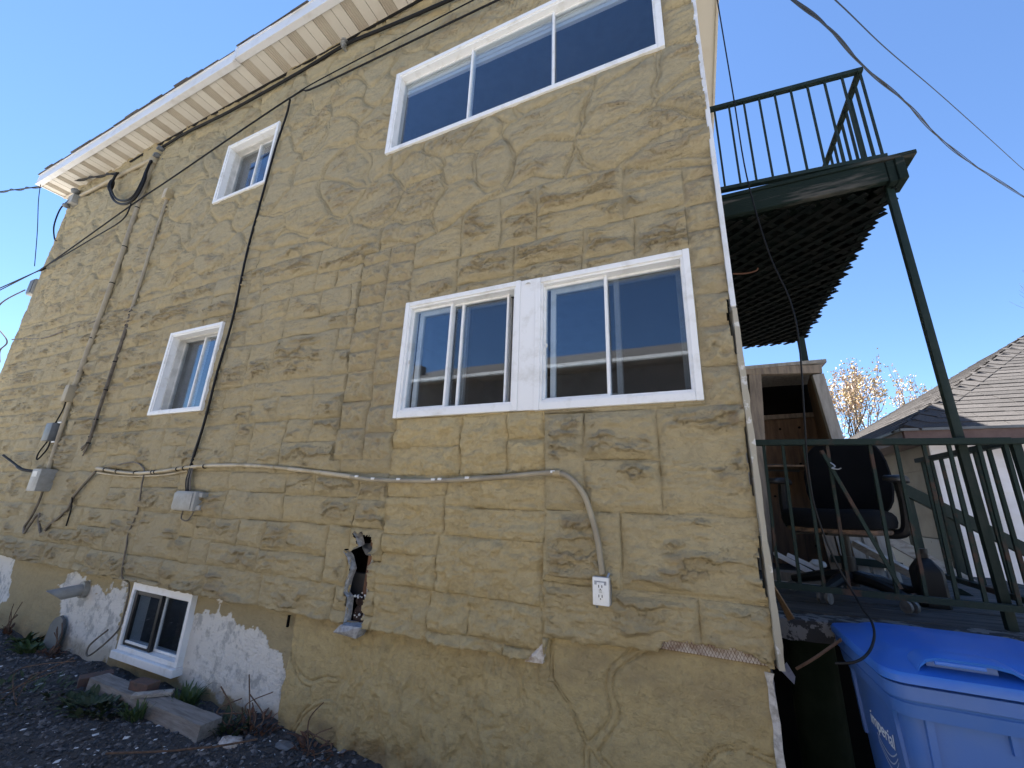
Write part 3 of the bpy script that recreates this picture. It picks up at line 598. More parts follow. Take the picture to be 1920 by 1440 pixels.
# corner trim: white metal above, chipped render edge below
mb = MB(); pts = [(HX1+0.012*0, -0.026, 6.62)]
MB().box(HX1-0.006, HX1+0.020, -0.040, 0.05, 4.75, SOF-0.003, 0.004).build('corner_trim', 'trim_white', house)
MB().box(HX1-0.008, HX1+0.018, -0.037, 0.05, 2.55, 4.762, 0.004).build('corner_trim', 'trim_white', house)
rg = []
for zz in np.arange(0.86, 2.56, 0.03):
    j = float(vn(np.array([zz/0.09]), np.array([1.5]), 3)[0])*0.004; j2 = float(vn(np.array([zz/0.06]), np.array([4.5]), 4)[0])*0.004
    rg.append([(HX1-0.005+j, -0.034+j2, zz), (HX1+0.020+j2, -0.036+j, zz), (HX1+0.022+j, 0.05, zz), (HX1-0.012, 0.05, zz)])
MB().loft(rg).build('corner_trim', 'trim', house)
rg = []
for zz in np.arange(-0.1, 0.86, 0.03):
    j = float(vn(np.array([zz/0.07]), np.array([7.5]), 3)[0])*0.008; j2 = float(vn(np.array([zz/0.05]), np.array([9.5]), 4)[0])*0.007
    rg.append([(HX1-0.05+j, 0.022+j2, zz), (HX1-0.022+j2, 0.020+j, zz), (HX1-0.016+j, 0.10, zz), (HX1-0.05, 0.10, zz)])
MB().loft(rg).build('foundation_corner', 'pale_render', house)
# exposed lath strip with wire mesh, broken block corner, hole
lathp = MB().box(-0.225, 0.222, 0.012, 0.055, 0.858, 0.925).build('exposed_lath', 'lath', house)
mb = MB()
for i in range(34):
    xx = -0.245+i*0.014
    mb.tube([(xx, 0.008, 0.855), (xx+0.035, 0.008, 0.922)], 0.0009, 4); mb.tube([(xx+0.035, 0.007, 0.855), (xx, 0.007, 0.922)], 0.0009, 4)
mb.build('wire_mesh', 'rust_wire', lathp)
MB().add([(-0.91,0.0,0.695),(-0.808,0.0,0.700),(-0.787,0.0,0.815),(-0.91,0.07,0.695),(-0.808,0.07,0.700),(-0.787,0.07,0.815),(-0.85,-0.014,0.735)], [(0,1,6),(1,2,6),(2,0,6),(3,5,4),(0,3,4,1),(1,4,5,2),(2,5,3,0)]).build('broken_block', 'lath', house)
hp = [(a, c) for a, c in HOLE if c > 0.62]
cxh, czh = -2.115, 0.98
ring = lambda y, s: [(cxh+(a-cxh)*s, y, czh+(max(c,0.70)-czh)*s) for a, c in HOLE]
MB().loft([ring(-0.006, 1.015), ring(0.02, 1.0), ring(0.06, 1.06)], cap=False).build('hole_rim', 'pale_render', house)
hol = MB().box(-2.34, -1.96, 0.19, 0.20, 0.715, 1.34).box(-2.34, -2.33, 0.05, 0.19, 0.715, 1.34).box(-1.97, -1.96, 0.05, 0.19, 0.715, 1.34).box(-2.33, -1.97, 0.08, 0.19, 0.70, 0.715).box(-2.34, -1.96, 0.05, 0.19, 1.325, 1.335).build('hole_cavity', 'tar_and_shade', house)
MB().bar((-2.125, 0.12, 0.85), (-2.10, 0.12, 1.30), 0.05, 0.045, (0,1,0)).build('stud', 'stud', hol)
MB().bar((-2.065, 0.09, 0.84), (-2.06, 0.09, 1.29), 0.022, 0.012, (0,1,0)).build('metal_strip', 'dark_box', hol)
MB().blob((-2.13, 0.10, 1.15), 0.06, 0.05, 0.025, 2, 0.3, Euler((0.3,0.5,0)), 3).build('torn_paper', 'dark_box', hol)
MB().blob((-2.10, 0.10, 0.74), 0.08, 0.06, 0.10, 3, 0.12, None, 4).blob((-2.14, 0.09, 0.83), 0.03, 0.04, 0.035, 2, 0.2, None, 5).build('debris', 'rubble_brown', hol)
rs = random.Random(8); mb = MB()
for i in range(22): mb.blob((rs.uniform(-2.16,-2.05), 0.045+rs.uniform(-.01,.02), rs.choice([0.85,0.87,0.73,0.75])+rs.uniform(-.02,.02)), *[rs.uniform(.004,.009)]*3, 1, 0.3, None, i)
mb.build('plaster_crumb', 'chip_white', hol)
MB().add([(-2.24,-0.03,0.652),(-2.173,-0.045,0.705),(-2.012,-0.04,0.712),(-2.05,-0.025,0.64),(-2.24,0.05,0.66),(-2.173,0.05,0.712),(-2.012,0.05,0.715),(-2.05,0.05,0.645),(-2.13,-0.06,0.675)],
         [(0,3,8),(3,2,8),(2,1,8),(1,0,8),(4,5,6,7),(0,4,7,3),(3,7,6,2),(2,6,5,1),(1,5,4,0)]).build('concrete_chunk', 'concrete', house)
MB().box(-2.74, -2.725, 0.028, 0.04, 0.60, 0.675).build('crevice_shade', 'tar_and_shade', house)  # black strip standing in for the shade inside the crevice

# ------------------------------------------------------------------ windows
def frame_rect(mb, x0, x1, z0, z1, w, y0, y1, bev=0.004, wb=None, wt=None):
    wb = wb or w; wt = wt or w
    mb.box(x0, x0+w, y0, y1, z0, z1, bev); mb.box(x1-w, x1, y0, y1, z0, z1, bev)
    mb.box(x0+w, x1-w, y0+0.002, y1-0.002, z1-wt, z1-0.001, bev); mb.box(x0+w, x1-w, y0+0.002, y1-0.002, z0+0.001, z0+wb, bev); return mb
def window(label, x0, x1, z0, z1, casing, recess, sashes, blind=None, yf=-0.038, screen=None, wb=None):
    """sashes: list of (x0, x1, y, width, material)"""
    w = bpy.data.objects.new('window', None); col.objects.link(w); w.parent = house; w.location = Vector(((x0+x1)/2, 0, z0))-origin(house); ORI[w.name] = Vector(((x0+x1)/2, 0, z0)); w['label'] = label; w.empty_display_size = 0.1
    frame_rect(MB(), x0, x1, z0, z1, casing, yf, 0.03, 0.005, wb).build('casing', 'white', w)
    i0, i1, j0, j1 = x0+casing-0.006, x1-casing+0.006, z0+(wb or casing)-0.006, z1-casing+0.006
    frame_rect(MB(), i0, i1, j0, j1, 0.020, yf+0.012, recess+0.06, 0.003).build('jamb', 'white', w)
    if recess > 0.08:
        frame_rect(MB(), i0+0.024, i1-0.024, j0+0.024, j1-0.024, 0.014, recess*0.45, recess+0.05, 0.003).build('track', 'vinyl_grey', w)
    for a, b, y, sw, m in sashes:
        s = frame_rect(MB(), a, b, j0+0.020, j1-0.020, sw, y-0.014, y+0.014, 0.003).build('sash', m, w)
        MB().box(a+sw-0.004, b-sw+0.004, y-0.003, y+0.003, j0+0.020+sw-0.004, j1-0.020-sw+0.004).build('pane', 'glass', w)
    if screen:
        a, b, y = screen
        MB().box(a, b, y-0.001, y+0.001, j0+0.03, j1-0.03).build('insect_screen', 'screen', w)
    if blind:
        for i in range(blind[0]):
            MB().box(i0+0.03, i1-0.03, blind[1]+0.006*(i % 2), blind[1]+0.03, j1-0.045-i*0.028, j1-0.024-i*0.028, 0.004).build('blind_slat', 'blind', w)
    return w
window('wide three-pane window under the eave', *WIN['big'], 0.045, 0.03, [(-2.385,-1.545,0.045,0.020,'white'),(-1.575,-0.77,0.028,0.018,'white'),(-0.80,0.022,0.045,0.018,'white')], blind=(5, 0.066))
for w, lb, sh_ in (('left','left half of the paired windows, sash slid partly open',[(-1.912,-1.548,0.018,0.018,'white'),(-1.565,-1.098,0.045,0.016,'white'),(-1.88,-1.44,0.075,0.035,'white'),(-1.50,-1.10,0.098,0.030,'vinyl_grey')]),
                   ('right','right half of the paired windows, closed',[(-0.832,-0.410,0.018,0.019,'white'),(-0.428,0.036,0.045,0.016,'white'),(-0.80,-0.345,0.075,0.035,'white'),(-0.38,0.02,0.098,0.03,'vinyl_grey')])):
    a, b, c, dd = WIN[w]
    ob = window(lb, a, b, c, dd, 0.037, 0.02, sh_, screen=(sh_[1][0]+0.01, sh_[1][1]-0.01, 0.060), wb=0.05)
    if w == 'left': MB().box(-1.480,-1.462,0.030,0.058,c+0.075,dd-0.06,0.003).build('sash_bar', 'white', ob)
    MB().blob((a+0.075, -0.012, (c+dd)/2-0.03), 0.006, 0.008, 0.016, 2, 0.02).build('latch', 'vinyl_grey', ob)
MB().box(-0.985, -0.875, -0.030, 0.03, 2.05, 2.962, 0.003).build('window_mullion_board', 'white', house)
window('small upper window in a deep white reveal', *WIN['su'], 0.036, 0.082, [(-5.09,-4.63,0.108,0.022,'vinyl_grey'),(-4.66,-4.23,0.088,0.020,'white')])
window('small lower window in a deep white reveal reflecting branches', *WIN['sl'], 0.036, 0.082, [(-5.16,-4.72,0.108,0.022,'vinyl_grey'),(-4.75,-4.34,0.088,0.020,'white')])
# basement window
bw = bpy.data.objects.new('window', None); col.objects.link(bw); bw.parent = house; bo = Vector((-4.28, 0.05, 0.12)); bw.location = bo-origin(house); ORI[bw.name] = bo; bw['label'] = 'basement window with one black sash and chipped white frame'; bw.empty_display_size = 0.1
mb = MB(); mb.box(-4.72,-4.685,0.012,0.16,0.165,0.695,0.004).box(-3.875,-3.84,0.012,0.16,0.165,0.695,0.004).box(-4.685,-3.875,0.014,0.16,0.635,0.694,0.004).box(-4.685,-3.875,0.014,0.16,0.165,0.20,0.004)
mb.build('casing', 'white', bw)
MB().box(-4.74,-3.83,-0.015,0.16,0.105,0.163,0.006).build('sill', 'white', bw)
s = frame_rect(MB(), -4.682, -4.27, 0.202, 0.632, 0.034, 0.028, 0.058, 0.004).build('sash', 'black_frame', bw); s['label'] = 'black left sash'
MB().box(-4.65,-4.302,0.040,0.045,0.234,0.600).build('pane', 'glass', bw)
MB().box(-4.64,-4.31,0.022,0.034,0.226,0.243).build('sash_rail', 'white', bw)
frame_rect(MB(), -4.29, -3.878, 0.202, 0.632, 0.020, 0.062, 0.085, 0.003).build('sash', 'white', bw)
MB().box(-4.272,-3.896,0.070,0.075,0.220,0.614).build('pane', 'glass', bw)
MB().box(-4.06,-4.03,0.12,0.14,0.2,0.6).build('inner_bar', 'vinyl_grey', bw)
MB().box(-4.70,-3.86,0.45,0.47,0.0,0.70).box(-4.72,-4.70,0.16,0.47,0.0,0.70).box(-3.86,-3.84,0.16,0.47,0.0,0.70).box(-4.72,-3.84,0.16,0.47,0.08,0.10).box(-4.72,-3.84,0.16,0.47,0.70,0.72).build('window_well', 'dark_room', bw)

# ------------------------------------------------------------------ pipes, boxes and cables on the wall
def clip_rings(mb, pts, r):
    for p in pts: mb.tube([(p[0], p[1], p[2]-0.006), (p[0], p[1], p[2]+0.006)], r, 10)
t = thing('service_conduit', (-6.97, -0.05, 1.69), 'thick tan electrical conduit running down the left of the wall to a meter base', 'conduit')
MB().tube(smooth_pts([(-6.99,-0.06,6.16),(-7.0,-0.06,5.4),(-6.98,-0.06,4.83),(-6.97,-0.06,4.1),(-6.985,-0.06,3.0),(-7.0,-0.06,2.70)]), 0.029, 14).build('upper_pipe', 'tan_pipe', t, True)
MB().box(-7.05, -6.945, -0.13, 0.0, 2.50, 2.71, 0.012).build('coupling_box', 'tan_pipe', t, True)
MB().tube([(-6.985,-0.06,2.51),(-6.93,-0.06,1.68)], 0.023, 14).build('lower_pipe', 'tan_pipe', t, True)
for zz in (5.37, 4.72, 4.15, 3.35, 2.9):
    xx = float(np.interp(zz, [2.7,3.0,4.1,4.83,5.4,6.16], [-7.0,-6.985,-6.97,-6.98,-7.0,-6.99])); MB().cyl((xx,-0.06,zz-0.007),(xx,-0.06,zz+0.007), 0.0305, 14).build('strap', 'rubber', t, True)
for a, b, c in ((-6.985,-0.055,6.20),(-6.94,-0.06,6.29),(-6.90,-0.06,6.40)):
    MB().blob((a,b,c), 0.045, 0.05, 0.038, 2, 0.08).cyl((a,b,c-0.03),(a,b-0.05,c-0.035), 0.02, 10).build('insulator', 'dark_box', t, True)
MB().cyl((-6.985,-0.06,6.14),(-6.99,-0.07,6.23), 0.052, 14).build('service_head', 'tan_pipe', t, True)
MB().tube([(-6.87,-0.02,6.45),(-6.86,-0.02,6.1)], 0.012, 6).build('bracket', 'dark_box', t)
o = MB().tube(smooth_pts([(-7.04,-0.06,6.26),(-7.7,-0.06,6.29),(-8.5,-0.06,6.30),(-9.25,-0.06,6.31)]), 0.028, 12).build('eave_conduit', 'tan_pipe', None, True); tag(o, 'tan conduit running level just below the left end of the soffit', 'conduit')
t = thing('conduit_elbow_box', (-9.42, -0.06, 6.2), 'small metal box with black clamps at the left end of the eave conduit', 'electrical box')
MB().box(-9.52,-9.33,-0.13,-0.02,6.16,6.33,0.01).build('body', 'grey_plastic', t, True)
MB().blob((-9.42,-0.10,6.42),0.07,0.06,0.05,2,0.1).build('clamp', 'dark_box', t, True); MB().blob((-9.50,-0.12,6.13),0.05,0.05,0.04,2,0.1).build('clamp', 'dark_box', t, True)
t = thing('plastic_riser', (-6.23, -0.05, 3.6), 'slim tan riser pipe with an open square cap beside the thick conduit', 'conduit')
MB().tube(smooth_pts([(-6.24,-0.05,5.30),(-6.25,-0.05,4.7),(-6.23,-0.05,4.2),(-6.22,-0.05,3.63)]), 0.019, 12).build('pipe', 'tan_pipe', t, True)
MB().box(-6.285,-6.20,-0.10,-0.01,5.28,5.43,0.006).build('cap', 'beige_pipe', t, True)
for zz in (4.83, 4.0): MB().cyl((-6.235,-0.05,zz-0.007),(-6.235,-0.05,zz+0.007),0.0205,12).build('strap', 'tan_pipe', t, True)
t = thing('cable_bundle', (-6.25, -0.04, 1.8), 'taped bundle of brown cables hanging below the slim riser pipe', 'cables')
for k in range(6):
    a = k*1.05; rs = random.Random(k)
    ps = [(-6.22,-0.05,3.70),(-6.214,-0.05,3.458),(-6.222,-0.05,2.739),(-6.222,-0.05,2.385),(-6.217,-0.05,2.02),(-6.28-0.012*k,-0.045,1.84+0.02*k)]
    MB().tube(smooth_pts([(x+0.011*math.cos(a)+rs.uniform(-.005,.005), y+0.010*math.sin(a), z) for x, y, z in ps]), 0.007, 6).build('cable', 'grey_cable', t, True)
for zz in (3.6,3.56,3.42,2.95,2.6,2.25,2.05,1.98): MB().cyl((-6.22,-0.05,zz-0.007),(-6.22,-0.05,zz+0.007),0.021,10).build('tape_band', 'rubber', t, True)
t = thing('meter_base', (-6.95, -0.05, 1.45), 'grey meter box with a flap at the foot of the thick conduit', 'electrical box')
MB().box(-7.02,-6.80,-0.16,0.0,1.44,1.69,0.012).build('body', 'grey_plastic', t, True)
MB().box(-7.20,-7.03,-0.07,0.0,1.45,1.66,0.006).build('back_plate', 'dark_box', t, True)
MB().box(-6.98,-6.86,-0.164,-0.16,1.60,1.66).build('label_plate', 'vinyl_grey', t)
MB().blob((-7.12,-0.09,1.54),0.03,0.03,0.03,2,0.2).build('wire_nut', 'rubber', t)
o = MB().tube(smooth_pts([(-7.05,-0.10,1.66),(-7.3,-0.16,1.68),(-7.55,-0.17,1.75),(-7.85,-0.2,1.85)]), [0.018]*10+[0.012]*9, 8).build('cable_sleeve', 'rubber', None, True); tag(o, 'black flat sleeve sticking out left of the meter box', 'cable')
t = thing('splitter_box', (-7.1, -0.05, 2.0), 'small dark box clipped to the lower conduit above the meter box', 'electrical box')
MB().box(-7.20,-7.03,-0.13,-0.03,2.02,2.24,0.012).build('body', 'dark_box', t, True)
for zz in (2.245,2.01): MB().box(-7.03,-6.955,-0.09,-0.075,zz-0.008,zz+0.008).build('tab', 'chip_white', t)
MB().tube(smooth_pts([(-7.16,-0.08,2.02),(-7.22,-0.10,1.88),(-7.19,-0.10,1.80),(-7.10,-0.08,1.92),(-7.08,-0.08,2.02)]), 0.008, 6).build('wire_loop', 'rubber', t, True)
o = MB().tube(smooth_pts([(-7.12,-0.08,2.24),(-7.04,-0.08,2.42),(-6.99,-0.10,2.52)]), 0.008, 6).build('jumper_cable', 'rubber', None, True); tag(o, 'short black cable from the small dark box up to the conduit coupling', 'cable')
o = MB().tube(smooth_pts([(-7.93,-0.12,6.27),(-7.99,-0.12,6.08),(-7.90,-0.12,5.88),(-7.60,-0.12,5.62),(-7.25,-0.12,5.47),(-6.99,-0.12,5.50),(-6.90,-0.12,5.75),(-6.93,-0.12,5.95),(-6.97,-0.10,6.16)]), 0.017, 8).tube(smooth_pts([(-7.90,-0.13,6.25),(-7.95,-0.13,6.06),(-7.86,-0.13,5.90),(-7.58,-0.13,5.66),(-7.25,-0.13,5.52),(-7.02,-0.13,5.54),(-6.93,-0.13,5.75),(-6.95,-0.12,5.95),(-6.95,-0.10,6.16)]), 0.015, 8).blob((-7.98,-0.12,6.05),0.04,0.04,0.12,2,0.06).build('drip_loop', 'rubber', None, True)
tag(o, 'black drip loop of service cable with a fat splice below the soffit', 'cable')
o = MB().tube(smooth_pts([(-26,-0.6,11.2),(-18,-0.3,8.7),(-13.73,-0.2,7.72),(-11.48,-0.16,7.14),(-9.235,-0.13,6.586),(-7.93,-0.12,6.27)]), 0.013, 6).build('service_drop', 'rubber', None, True)
mb = MB()
pp = smooth_pts([(-26,-0.6,11.2),(-18,-0.3,8.7),(-13.73,-0.2,7.72),(-11.48,-0.16,7.14),(-9.235,-0.13,6.586),(-7.93,-0.12,6.27)], 40)
mb.tube([p+Vector((0,0.022*math.cos(i*0.35),0.022*math.sin(i*0.35))) for i, p in enumerate(pp)], 0.009, 5); mb.build('twisted_strand', 'rubber', o, True)
tag(o, 'twisted service cable coming in from the left past the eave corner', 'cable')
def cable(name, label, pts, r, m='rubber', n=6, k=6):
    o = MB().tube(smooth_pts(pts, k), r, n).build(name, m, None, True); return tag(o, label, 'cable', {'line_cable': 'cables stretched over the upper wall', 'riser_cable': 'cables dropping down the wall', 'eave_cable': 'cables under the soffit', 'tail_cable': 'loose cable ends on the left of the wall', 'corner_cable': 'cables at the far left corner', 'overhead_line': 'overhead lines'}.get(name))
cable('line_cable', 'thin black cable stretched diagonally across the whole upper wall', [(-14,-0.6,4.05),(-9.86,-0.10,4.90),(-9.529,-0.09,4.935),(-7.086,-0.10,5.42),(-6.254,-0.10,5.56),(-3.989,-0.10,5.955),(-3.505,-0.09,5.93),(-1.22,-0.08,5.86),(-0.1,-0.08,5.80)], 0.009)
cable('line_cable', 'short cable with a white tag rising from the left corner to the thick conduit', [(-14,-0.6,3.8),(-9.86,-0.11,4.88),(-9.5,-0.10,4.93),(-7.95,-0.10,5.10),(-7.15,-0.12,5.17),(-7.06,-0.12,5.42)], 0.008)
cable('line_cable', 'thinner wire parallel above the diagonal cable near the wide top window', [(-3.95,-0.10,5.95),(-3.49,-0.11,5.985),(-1.485,-0.10,5.995),(-0.3,-0.09,5.99)], 0.006)
cable('riser_cable', 'black cable dropping down the wall past the two small windows', [(-3.985,-0.09,5.955),(-4.05,-0.05,5.8),(-4.12,-0.04,5.4),(-4.145,-0.04,4.829),(-4.17,-0.04,3.989),(-4.13,-0.04,3.2),(-4.165,-0.04,2.631),(-4.172,-0.04,2.12),(-4.199,-0.045,1.711),(-4.13,-0.05,1.47)], 0.011)
cable('riser_cable', 'slim grey wire running beside the black dropping cable', [(-4.14,-0.03,3.1),(-4.185,-0.03,2.631),(-4.20,-0.03,2.12),(-4.225,-0.04,1.711),(-4.10,-0.05,1.49)], 0.007, 'grey_cable')
cable('eave_cable', 'heavy black cable looping along the wall under the soffit', [(-6.90,-0.06,6.42),(-6.3,-0.06,6.45),(-5.305,-0.06,6.40),(-3.996,-0.06,6.42),(-3.255,-0.06,6.46),(-2.678,-0.06,6.38),(-2.115,-0.06,6.30),(-1.4,-0.06,6.22),(-0.3,-0.06,6.15)], 0.018, n=8)
cable('eave_cable', 'black cable tucked into the corner of soffit and wall', [(-7.9,-0.035,6.55),(-6.927,-0.035,6.58),(-5.12,-0.035,6.585),(-3.318,-0.035,6.575),(-2.211,-0.035,6.575),(-0.5,-0.035,6.575)], 0.013)
t = thing('cable_insulator', (-3.257, -0.05, 6.45), 'grey spool insulator holding the heavy eave cable', 'insulator')
MB().cyl((-3.26,-0.075,6.41),(-3.26,-0.075,6.54),0.018,12).cyl((-3.26,-0.075,6.44),(-3.26,-0.075,6.46),0.036,14).cyl((-3.26,-0.075,6.49),(-3.26,-0.075,6.51),0.036,14).build('spool', 'galv', t, True)
MB().box(-3.275,-3.245,-0.09,0.0,6.395,6.41).build('bracket', 'galv', t)
t = thing('cable_box', (-4.07, -0.03, 1.3), 'grey plastic cable junction box below the level pipe', 'electrical box')
MB().box(-4.235,-3.93,-0.10,0.0,1.335,1.50,0.02).build('body', 'grey_plastic', t, True); MB().box(-4.225,-3.96,-0.108,-0.099,1.35,1.485,0.004).build('lid', 'grey_plastic', t, True)
for zz in (1.365,1.47): MB().box(-3.94,-3.88,-0.075,-0.01,zz-0.02,zz+0.02,0.006).build('hinge', 'grey_plastic', t, True)
MB().tube(smooth_pts([(-4.14,-0.05,1.34),(-4.12,-0.06,1.27),(-4.02,-0.06,1.26),(-3.98,-0.05,1.34)]),0.006,6).build('wire_loop', 'grey_cable', t, True)
for k in range(4): MB().tube(smooth_pts([(-4.20+0.012*k,-0.045,1.72),(-4.20+0.02*k,-0.055,1.60),(-4.17+0.022*k,-0.05,1.50)]),0.006,5).build('lead', 'grey_cable' if k % 2 else 'rubber', t, True)
hc = [(-5.882,-0.04,1.703),(-5.23,-0.04,1.655),(-4.743,-0.04,1.666),(-4.199,-0.04,1.711),(-3.772,-0.04,1.724),(-3.289,-0.04,1.717),(-2.725,-0.04,1.679),(-2.264,-0.04,1.639),(-2.044,-0.04,1.618),(-1.581,-0.04,1.616),(-1.175,-0.04,1.637),(-0.812,-0.04,1.667),(-0.712,-0.045,1.668),(-0.646,-0.045,1.645),(-0.583,-0.045,1.581),(-0.545,-0.045,1.506),(-0.498,-0.045,1.335),(-0.476,-0.045,1.165)]
t = thing('outlet_conduit', (-3.2, -0.04, 1.16), 'long wavy beige plastic pipe that bends down to the white outlet', 'conduit')
MB().tube(smooth_pts(hc[:8]), 0.0165, 12).build('left_pipe', 'beige_pipe', t, True); MB().tube(smooth_pts(hc[7:]), 0.0155, 12).build('right_pipe', 'tan_pipe', t, True)
def along(pts, x):
    for a, b in zip(pts, pts[1:]):
        if a[0] <= x <= b[0]:
            q = (x-a[0])/(b[0]-a[0]); return Vector(a).lerp(Vector(b), q)
for xx in (-5.7,-5.45,-5.1,-4.8,-4.75,-4.4,-4.3,-4.0): p = along(hc, xx); MB().cyl(p+Vector((-0.006,0,0)),p+Vector((0.006,0,0)),0.021,10).build('tape_band', 'rubber', t, True)
for xx in (-2.2,-2.05,-1.83,-1.55,-1.5,-1.3,-0.74): p = along(hc, xx); MB().obox(p+Vector((0,-0.011,0.008)),(1,0,0),(0,1,0),(0,0,1),0.014,0.007,0.007,0.003).build('paint_chip', 'chip_white', t)
for xx in (-3.1, -0.72): p = along(hc, xx); MB().cyl(p+Vector((-0.02,0,0)),p+Vector((0.02,0,0)),0.0205,12).build('coupling', 'beige_pipe', t, True)
cable('strapped_cable', 'thin white cable strapped along under the left half of the wavy pipe', [(-5.9,-0.03,1.66),(-5.5,-0.035,1.635),(-5.1,-0.035,1.625),(-4.6,-0.035,1.64),(-4.25,-0.035,1.68)], 0.008, 'beige_pipe')
cable('loop_cable', 'pale thin cable arching over the pipe and down to the foundation', [(-5.864,-0.03,1.67),(-5.542,-0.03,1.731),(-5.201,-0.03,1.762),(-4.985,-0.03,1.69),(-4.907,-0.05,1.55),(-4.895,-0.03,1.297),(-4.945,-0.03,1.098),(-4.922,-0.03,1.005),(-4.857,-0.03,0.741),(-4.80,0.02,0.66),(-4.78,0.03,0.4),(-4.77,0.0,0.28),(-4.95,-0.06,0.10),(-5.02,-0.05,0.16),(-4.86,-0.02,0.30)], 0.0075, 'grey_cable')
cable('tail_cable', 'dark taped cable hanging down left from the end of the wavy pipe', [(-5.883,-0.04,1.669),(-6.08,-0.04,1.50),(-6.188,-0.04,1.396),(-6.23,-0.035,1.284),(-6.40,-0.03,1.17),(-6.536,-0.03,1.099),(-6.60,-0.03,1.03)], 0.014, 'grey_cable')
cable('tail_cable', 'thin cut cable hanging straight from the dark taped cable', [(-6.188,-0.05,1.396),(-6.16,-0.04,1.28),(-6.17,-0.03,1.10)], 0.007, 'rubber')
cable('tail_cable', 'tangled dark cable hanging below the meter box', [(-6.92,-0.05,1.44),(-6.93,-0.05,1.30),(-7.02,-0.04,1.15),(-7.10,-0.04,1.05),(-7.02,-0.05,0.98),(-6.96,-0.05,1.06),(-6.83,-0.05,1.20),(-6.78,-0.04,1.10),(-6.66,-0.04,1.00)], 0.012, 'grey_cable')
cable('wall_cable', 'cable stapled level across the left of the wall behind the conduits', [(-9.86,-0.03,3.74),(-9.3,-0.03,3.67),(-8.644,-0.03,3.60),(-8.026,-0.03,3.62),(-7.062,-0.02,3.65),(-6.253,-0.04,3.67)], 0.011, 'grey_cable')
cable('corner_cable', 'loose cables curving around the far left corner of the wall', [(-9.88,-0.10,4.60),(-10.15,-0.22,4.35),(-10.2,-0.22,4.05),(-9.93,-0.06,3.72),(-9.97,-0.08,3.55),(-9.90,-0.05,3.35)], 0.010, 'grey_cable')
cable('corner_cable', 'limp black wires hanging from the box at the end of the eave', [(-9.42,-0.12,6.24),(-9.62,-0.14,6.10),(-9.60,-0.14,5.75),(-9.52,-0.10,5.50),(-9.40,-0.10,5.42)], 0.010)
cable('corner_cable', 'thin wire dropping from the eave tip to the hook on the left corner', [(-10.15,-0.36,6.72),(-10.12,-0.30,6.3),(-10.0,-0.2,5.7),(-9.90,-0.1,5.05)], 0.006)
t = thing('corner_junction_box', (-9.95, 0.05, 4.55), 'grey box fixed to the far left corner of the house', 'electrical box')
MB().box(-10.05,-9.868,-0.04,0.14,4.57,4.85,0.012).build('body', 'grey_plastic', t, True); MB().box(-10.035,-9.885,-0.052,-0.041,4.59,4.83,0.005).build('cover', 'dark_box', t, True)
t = thing('power_outlet', (-0.48, -0.03, 1.02), 'white outdoor power outlet at the lower end of the beige pipe', 'power outlet')
MB().box(-0.520,-0.436,-0.060,0.0,1.025,1.155,0.004).build('back_box', 'galv', t)
pl = MB().box(-0.522,-0.440,-0.072,-0.062,1.024,1.153,0.005).build('cover_plate', 'outlet_white', t, True)
MB().box(-0.500,-0.463,-0.075,-0.0715,1.050,1.130,0.003).build('receptacle', 'outlet_white', t, True)
for zc_ in (1.112, 1.068):
    for dx in (-0.008, 0.008): MB().box(-0.4815+dx-0.0018,-0.4815+dx+0.0018,-0.0765,-0.0749,zc_-0.006,zc_+0.006).build('slot', 'rubber', t)
    MB().cyl((-0.4815,-0.0765,zc_-0.013),(-0.4815,-0.0749,zc_-0.013),0.003,8).build('slot', 'rubber', t)
for zz in (1.086,1.094): MB().box(-0.489,-0.474,-0.0768,-0.0749,zz-0.003,zz+0.003).build('test_button', 'vinyl_grey', t)
MB().box(-0.512,-0.452,-0.0735,-0.0715,1.118,1.136,0.002).build('caulk_smear', 'concrete', t)
MB().cyl((-0.448,-0.066,1.152),(-0.440,-0.05,1.172),0.006,8).build('screw', 'galv', t); MB().cyl((-0.508,-0.066,1.027),(-0.505,-0.05,1.012),0.006,8).build('screw', 'galv', t)
t = thing('dryer_vent', (-5.7, 0.0, 0.42), 'grey plastic vent pipe sticking out of the peeling foundation', 'vent pipe')
MB().cyl((-5.61,0.06,0.535),(-5.61,0.02,0.535),0.075,18).build('flange', 'grey_plastic', t, True)
n = 18; r = 0.055; rings = []
d0 = Vector((-0.15,-1,-0.12)).normalized(); e1_ = Vector((0,0,1)); e1_ = (e1_-d0*e1_.dot(d0)).normalized(); e2_ = d0.cross(e1_)
for L_, off in ((0.0,0.0),(0.19,0.055)):
    rings.append([Vector((-5.61,0.03,0.535))+d0*(L_+off*math.cos(2*math.pi*i/n))+(e1_*math.cos(2*math.pi*i/n)+e2_*math.sin(2*math.pi*i/n))*r for i in range(n)])
inner = [[p+(Vector((-5.61,0.03,0.535))+d0*((p-Vector((-5.61,0.03,0.535))).dot(d0))-p)*0.12 for p in rg] for rg in rings]
mb = MB().loft([rings[0],rings[1],inner[1],inner[0]], cap=False); mb.build('pipe', 'grey_plastic', t, True)
MB().blob(Vector((-5.61,0.03,0.535))+d0*0.12, 0.028,0.028,0.028,2,0.02).build('cap_ball', 'chip_white', t, True)
o = MB().loft([[(-5.97+0.02*k,0.02-0.03*k,-0.02),(-5.70+0.02*k,0.02-0.03*k,-0.02),(-5.72+0.02*k,0.035-0.03*k,0.19),(-5.77+0.02*k,0.04-0.03*k,0.255),(-5.85+0.02*k,0.042-0.03*k,0.28),(-5.93+0.02*k,0.04-0.03*k,0.25),(-5.97+0.02*k,0.035-0.03*k,0.19)] for k in (0,1)]).build('slate_slab', 'dark_box', None); tag(o, 'blue-grey rounded slab leaning on the foundation under the vent pipe', 'slab')

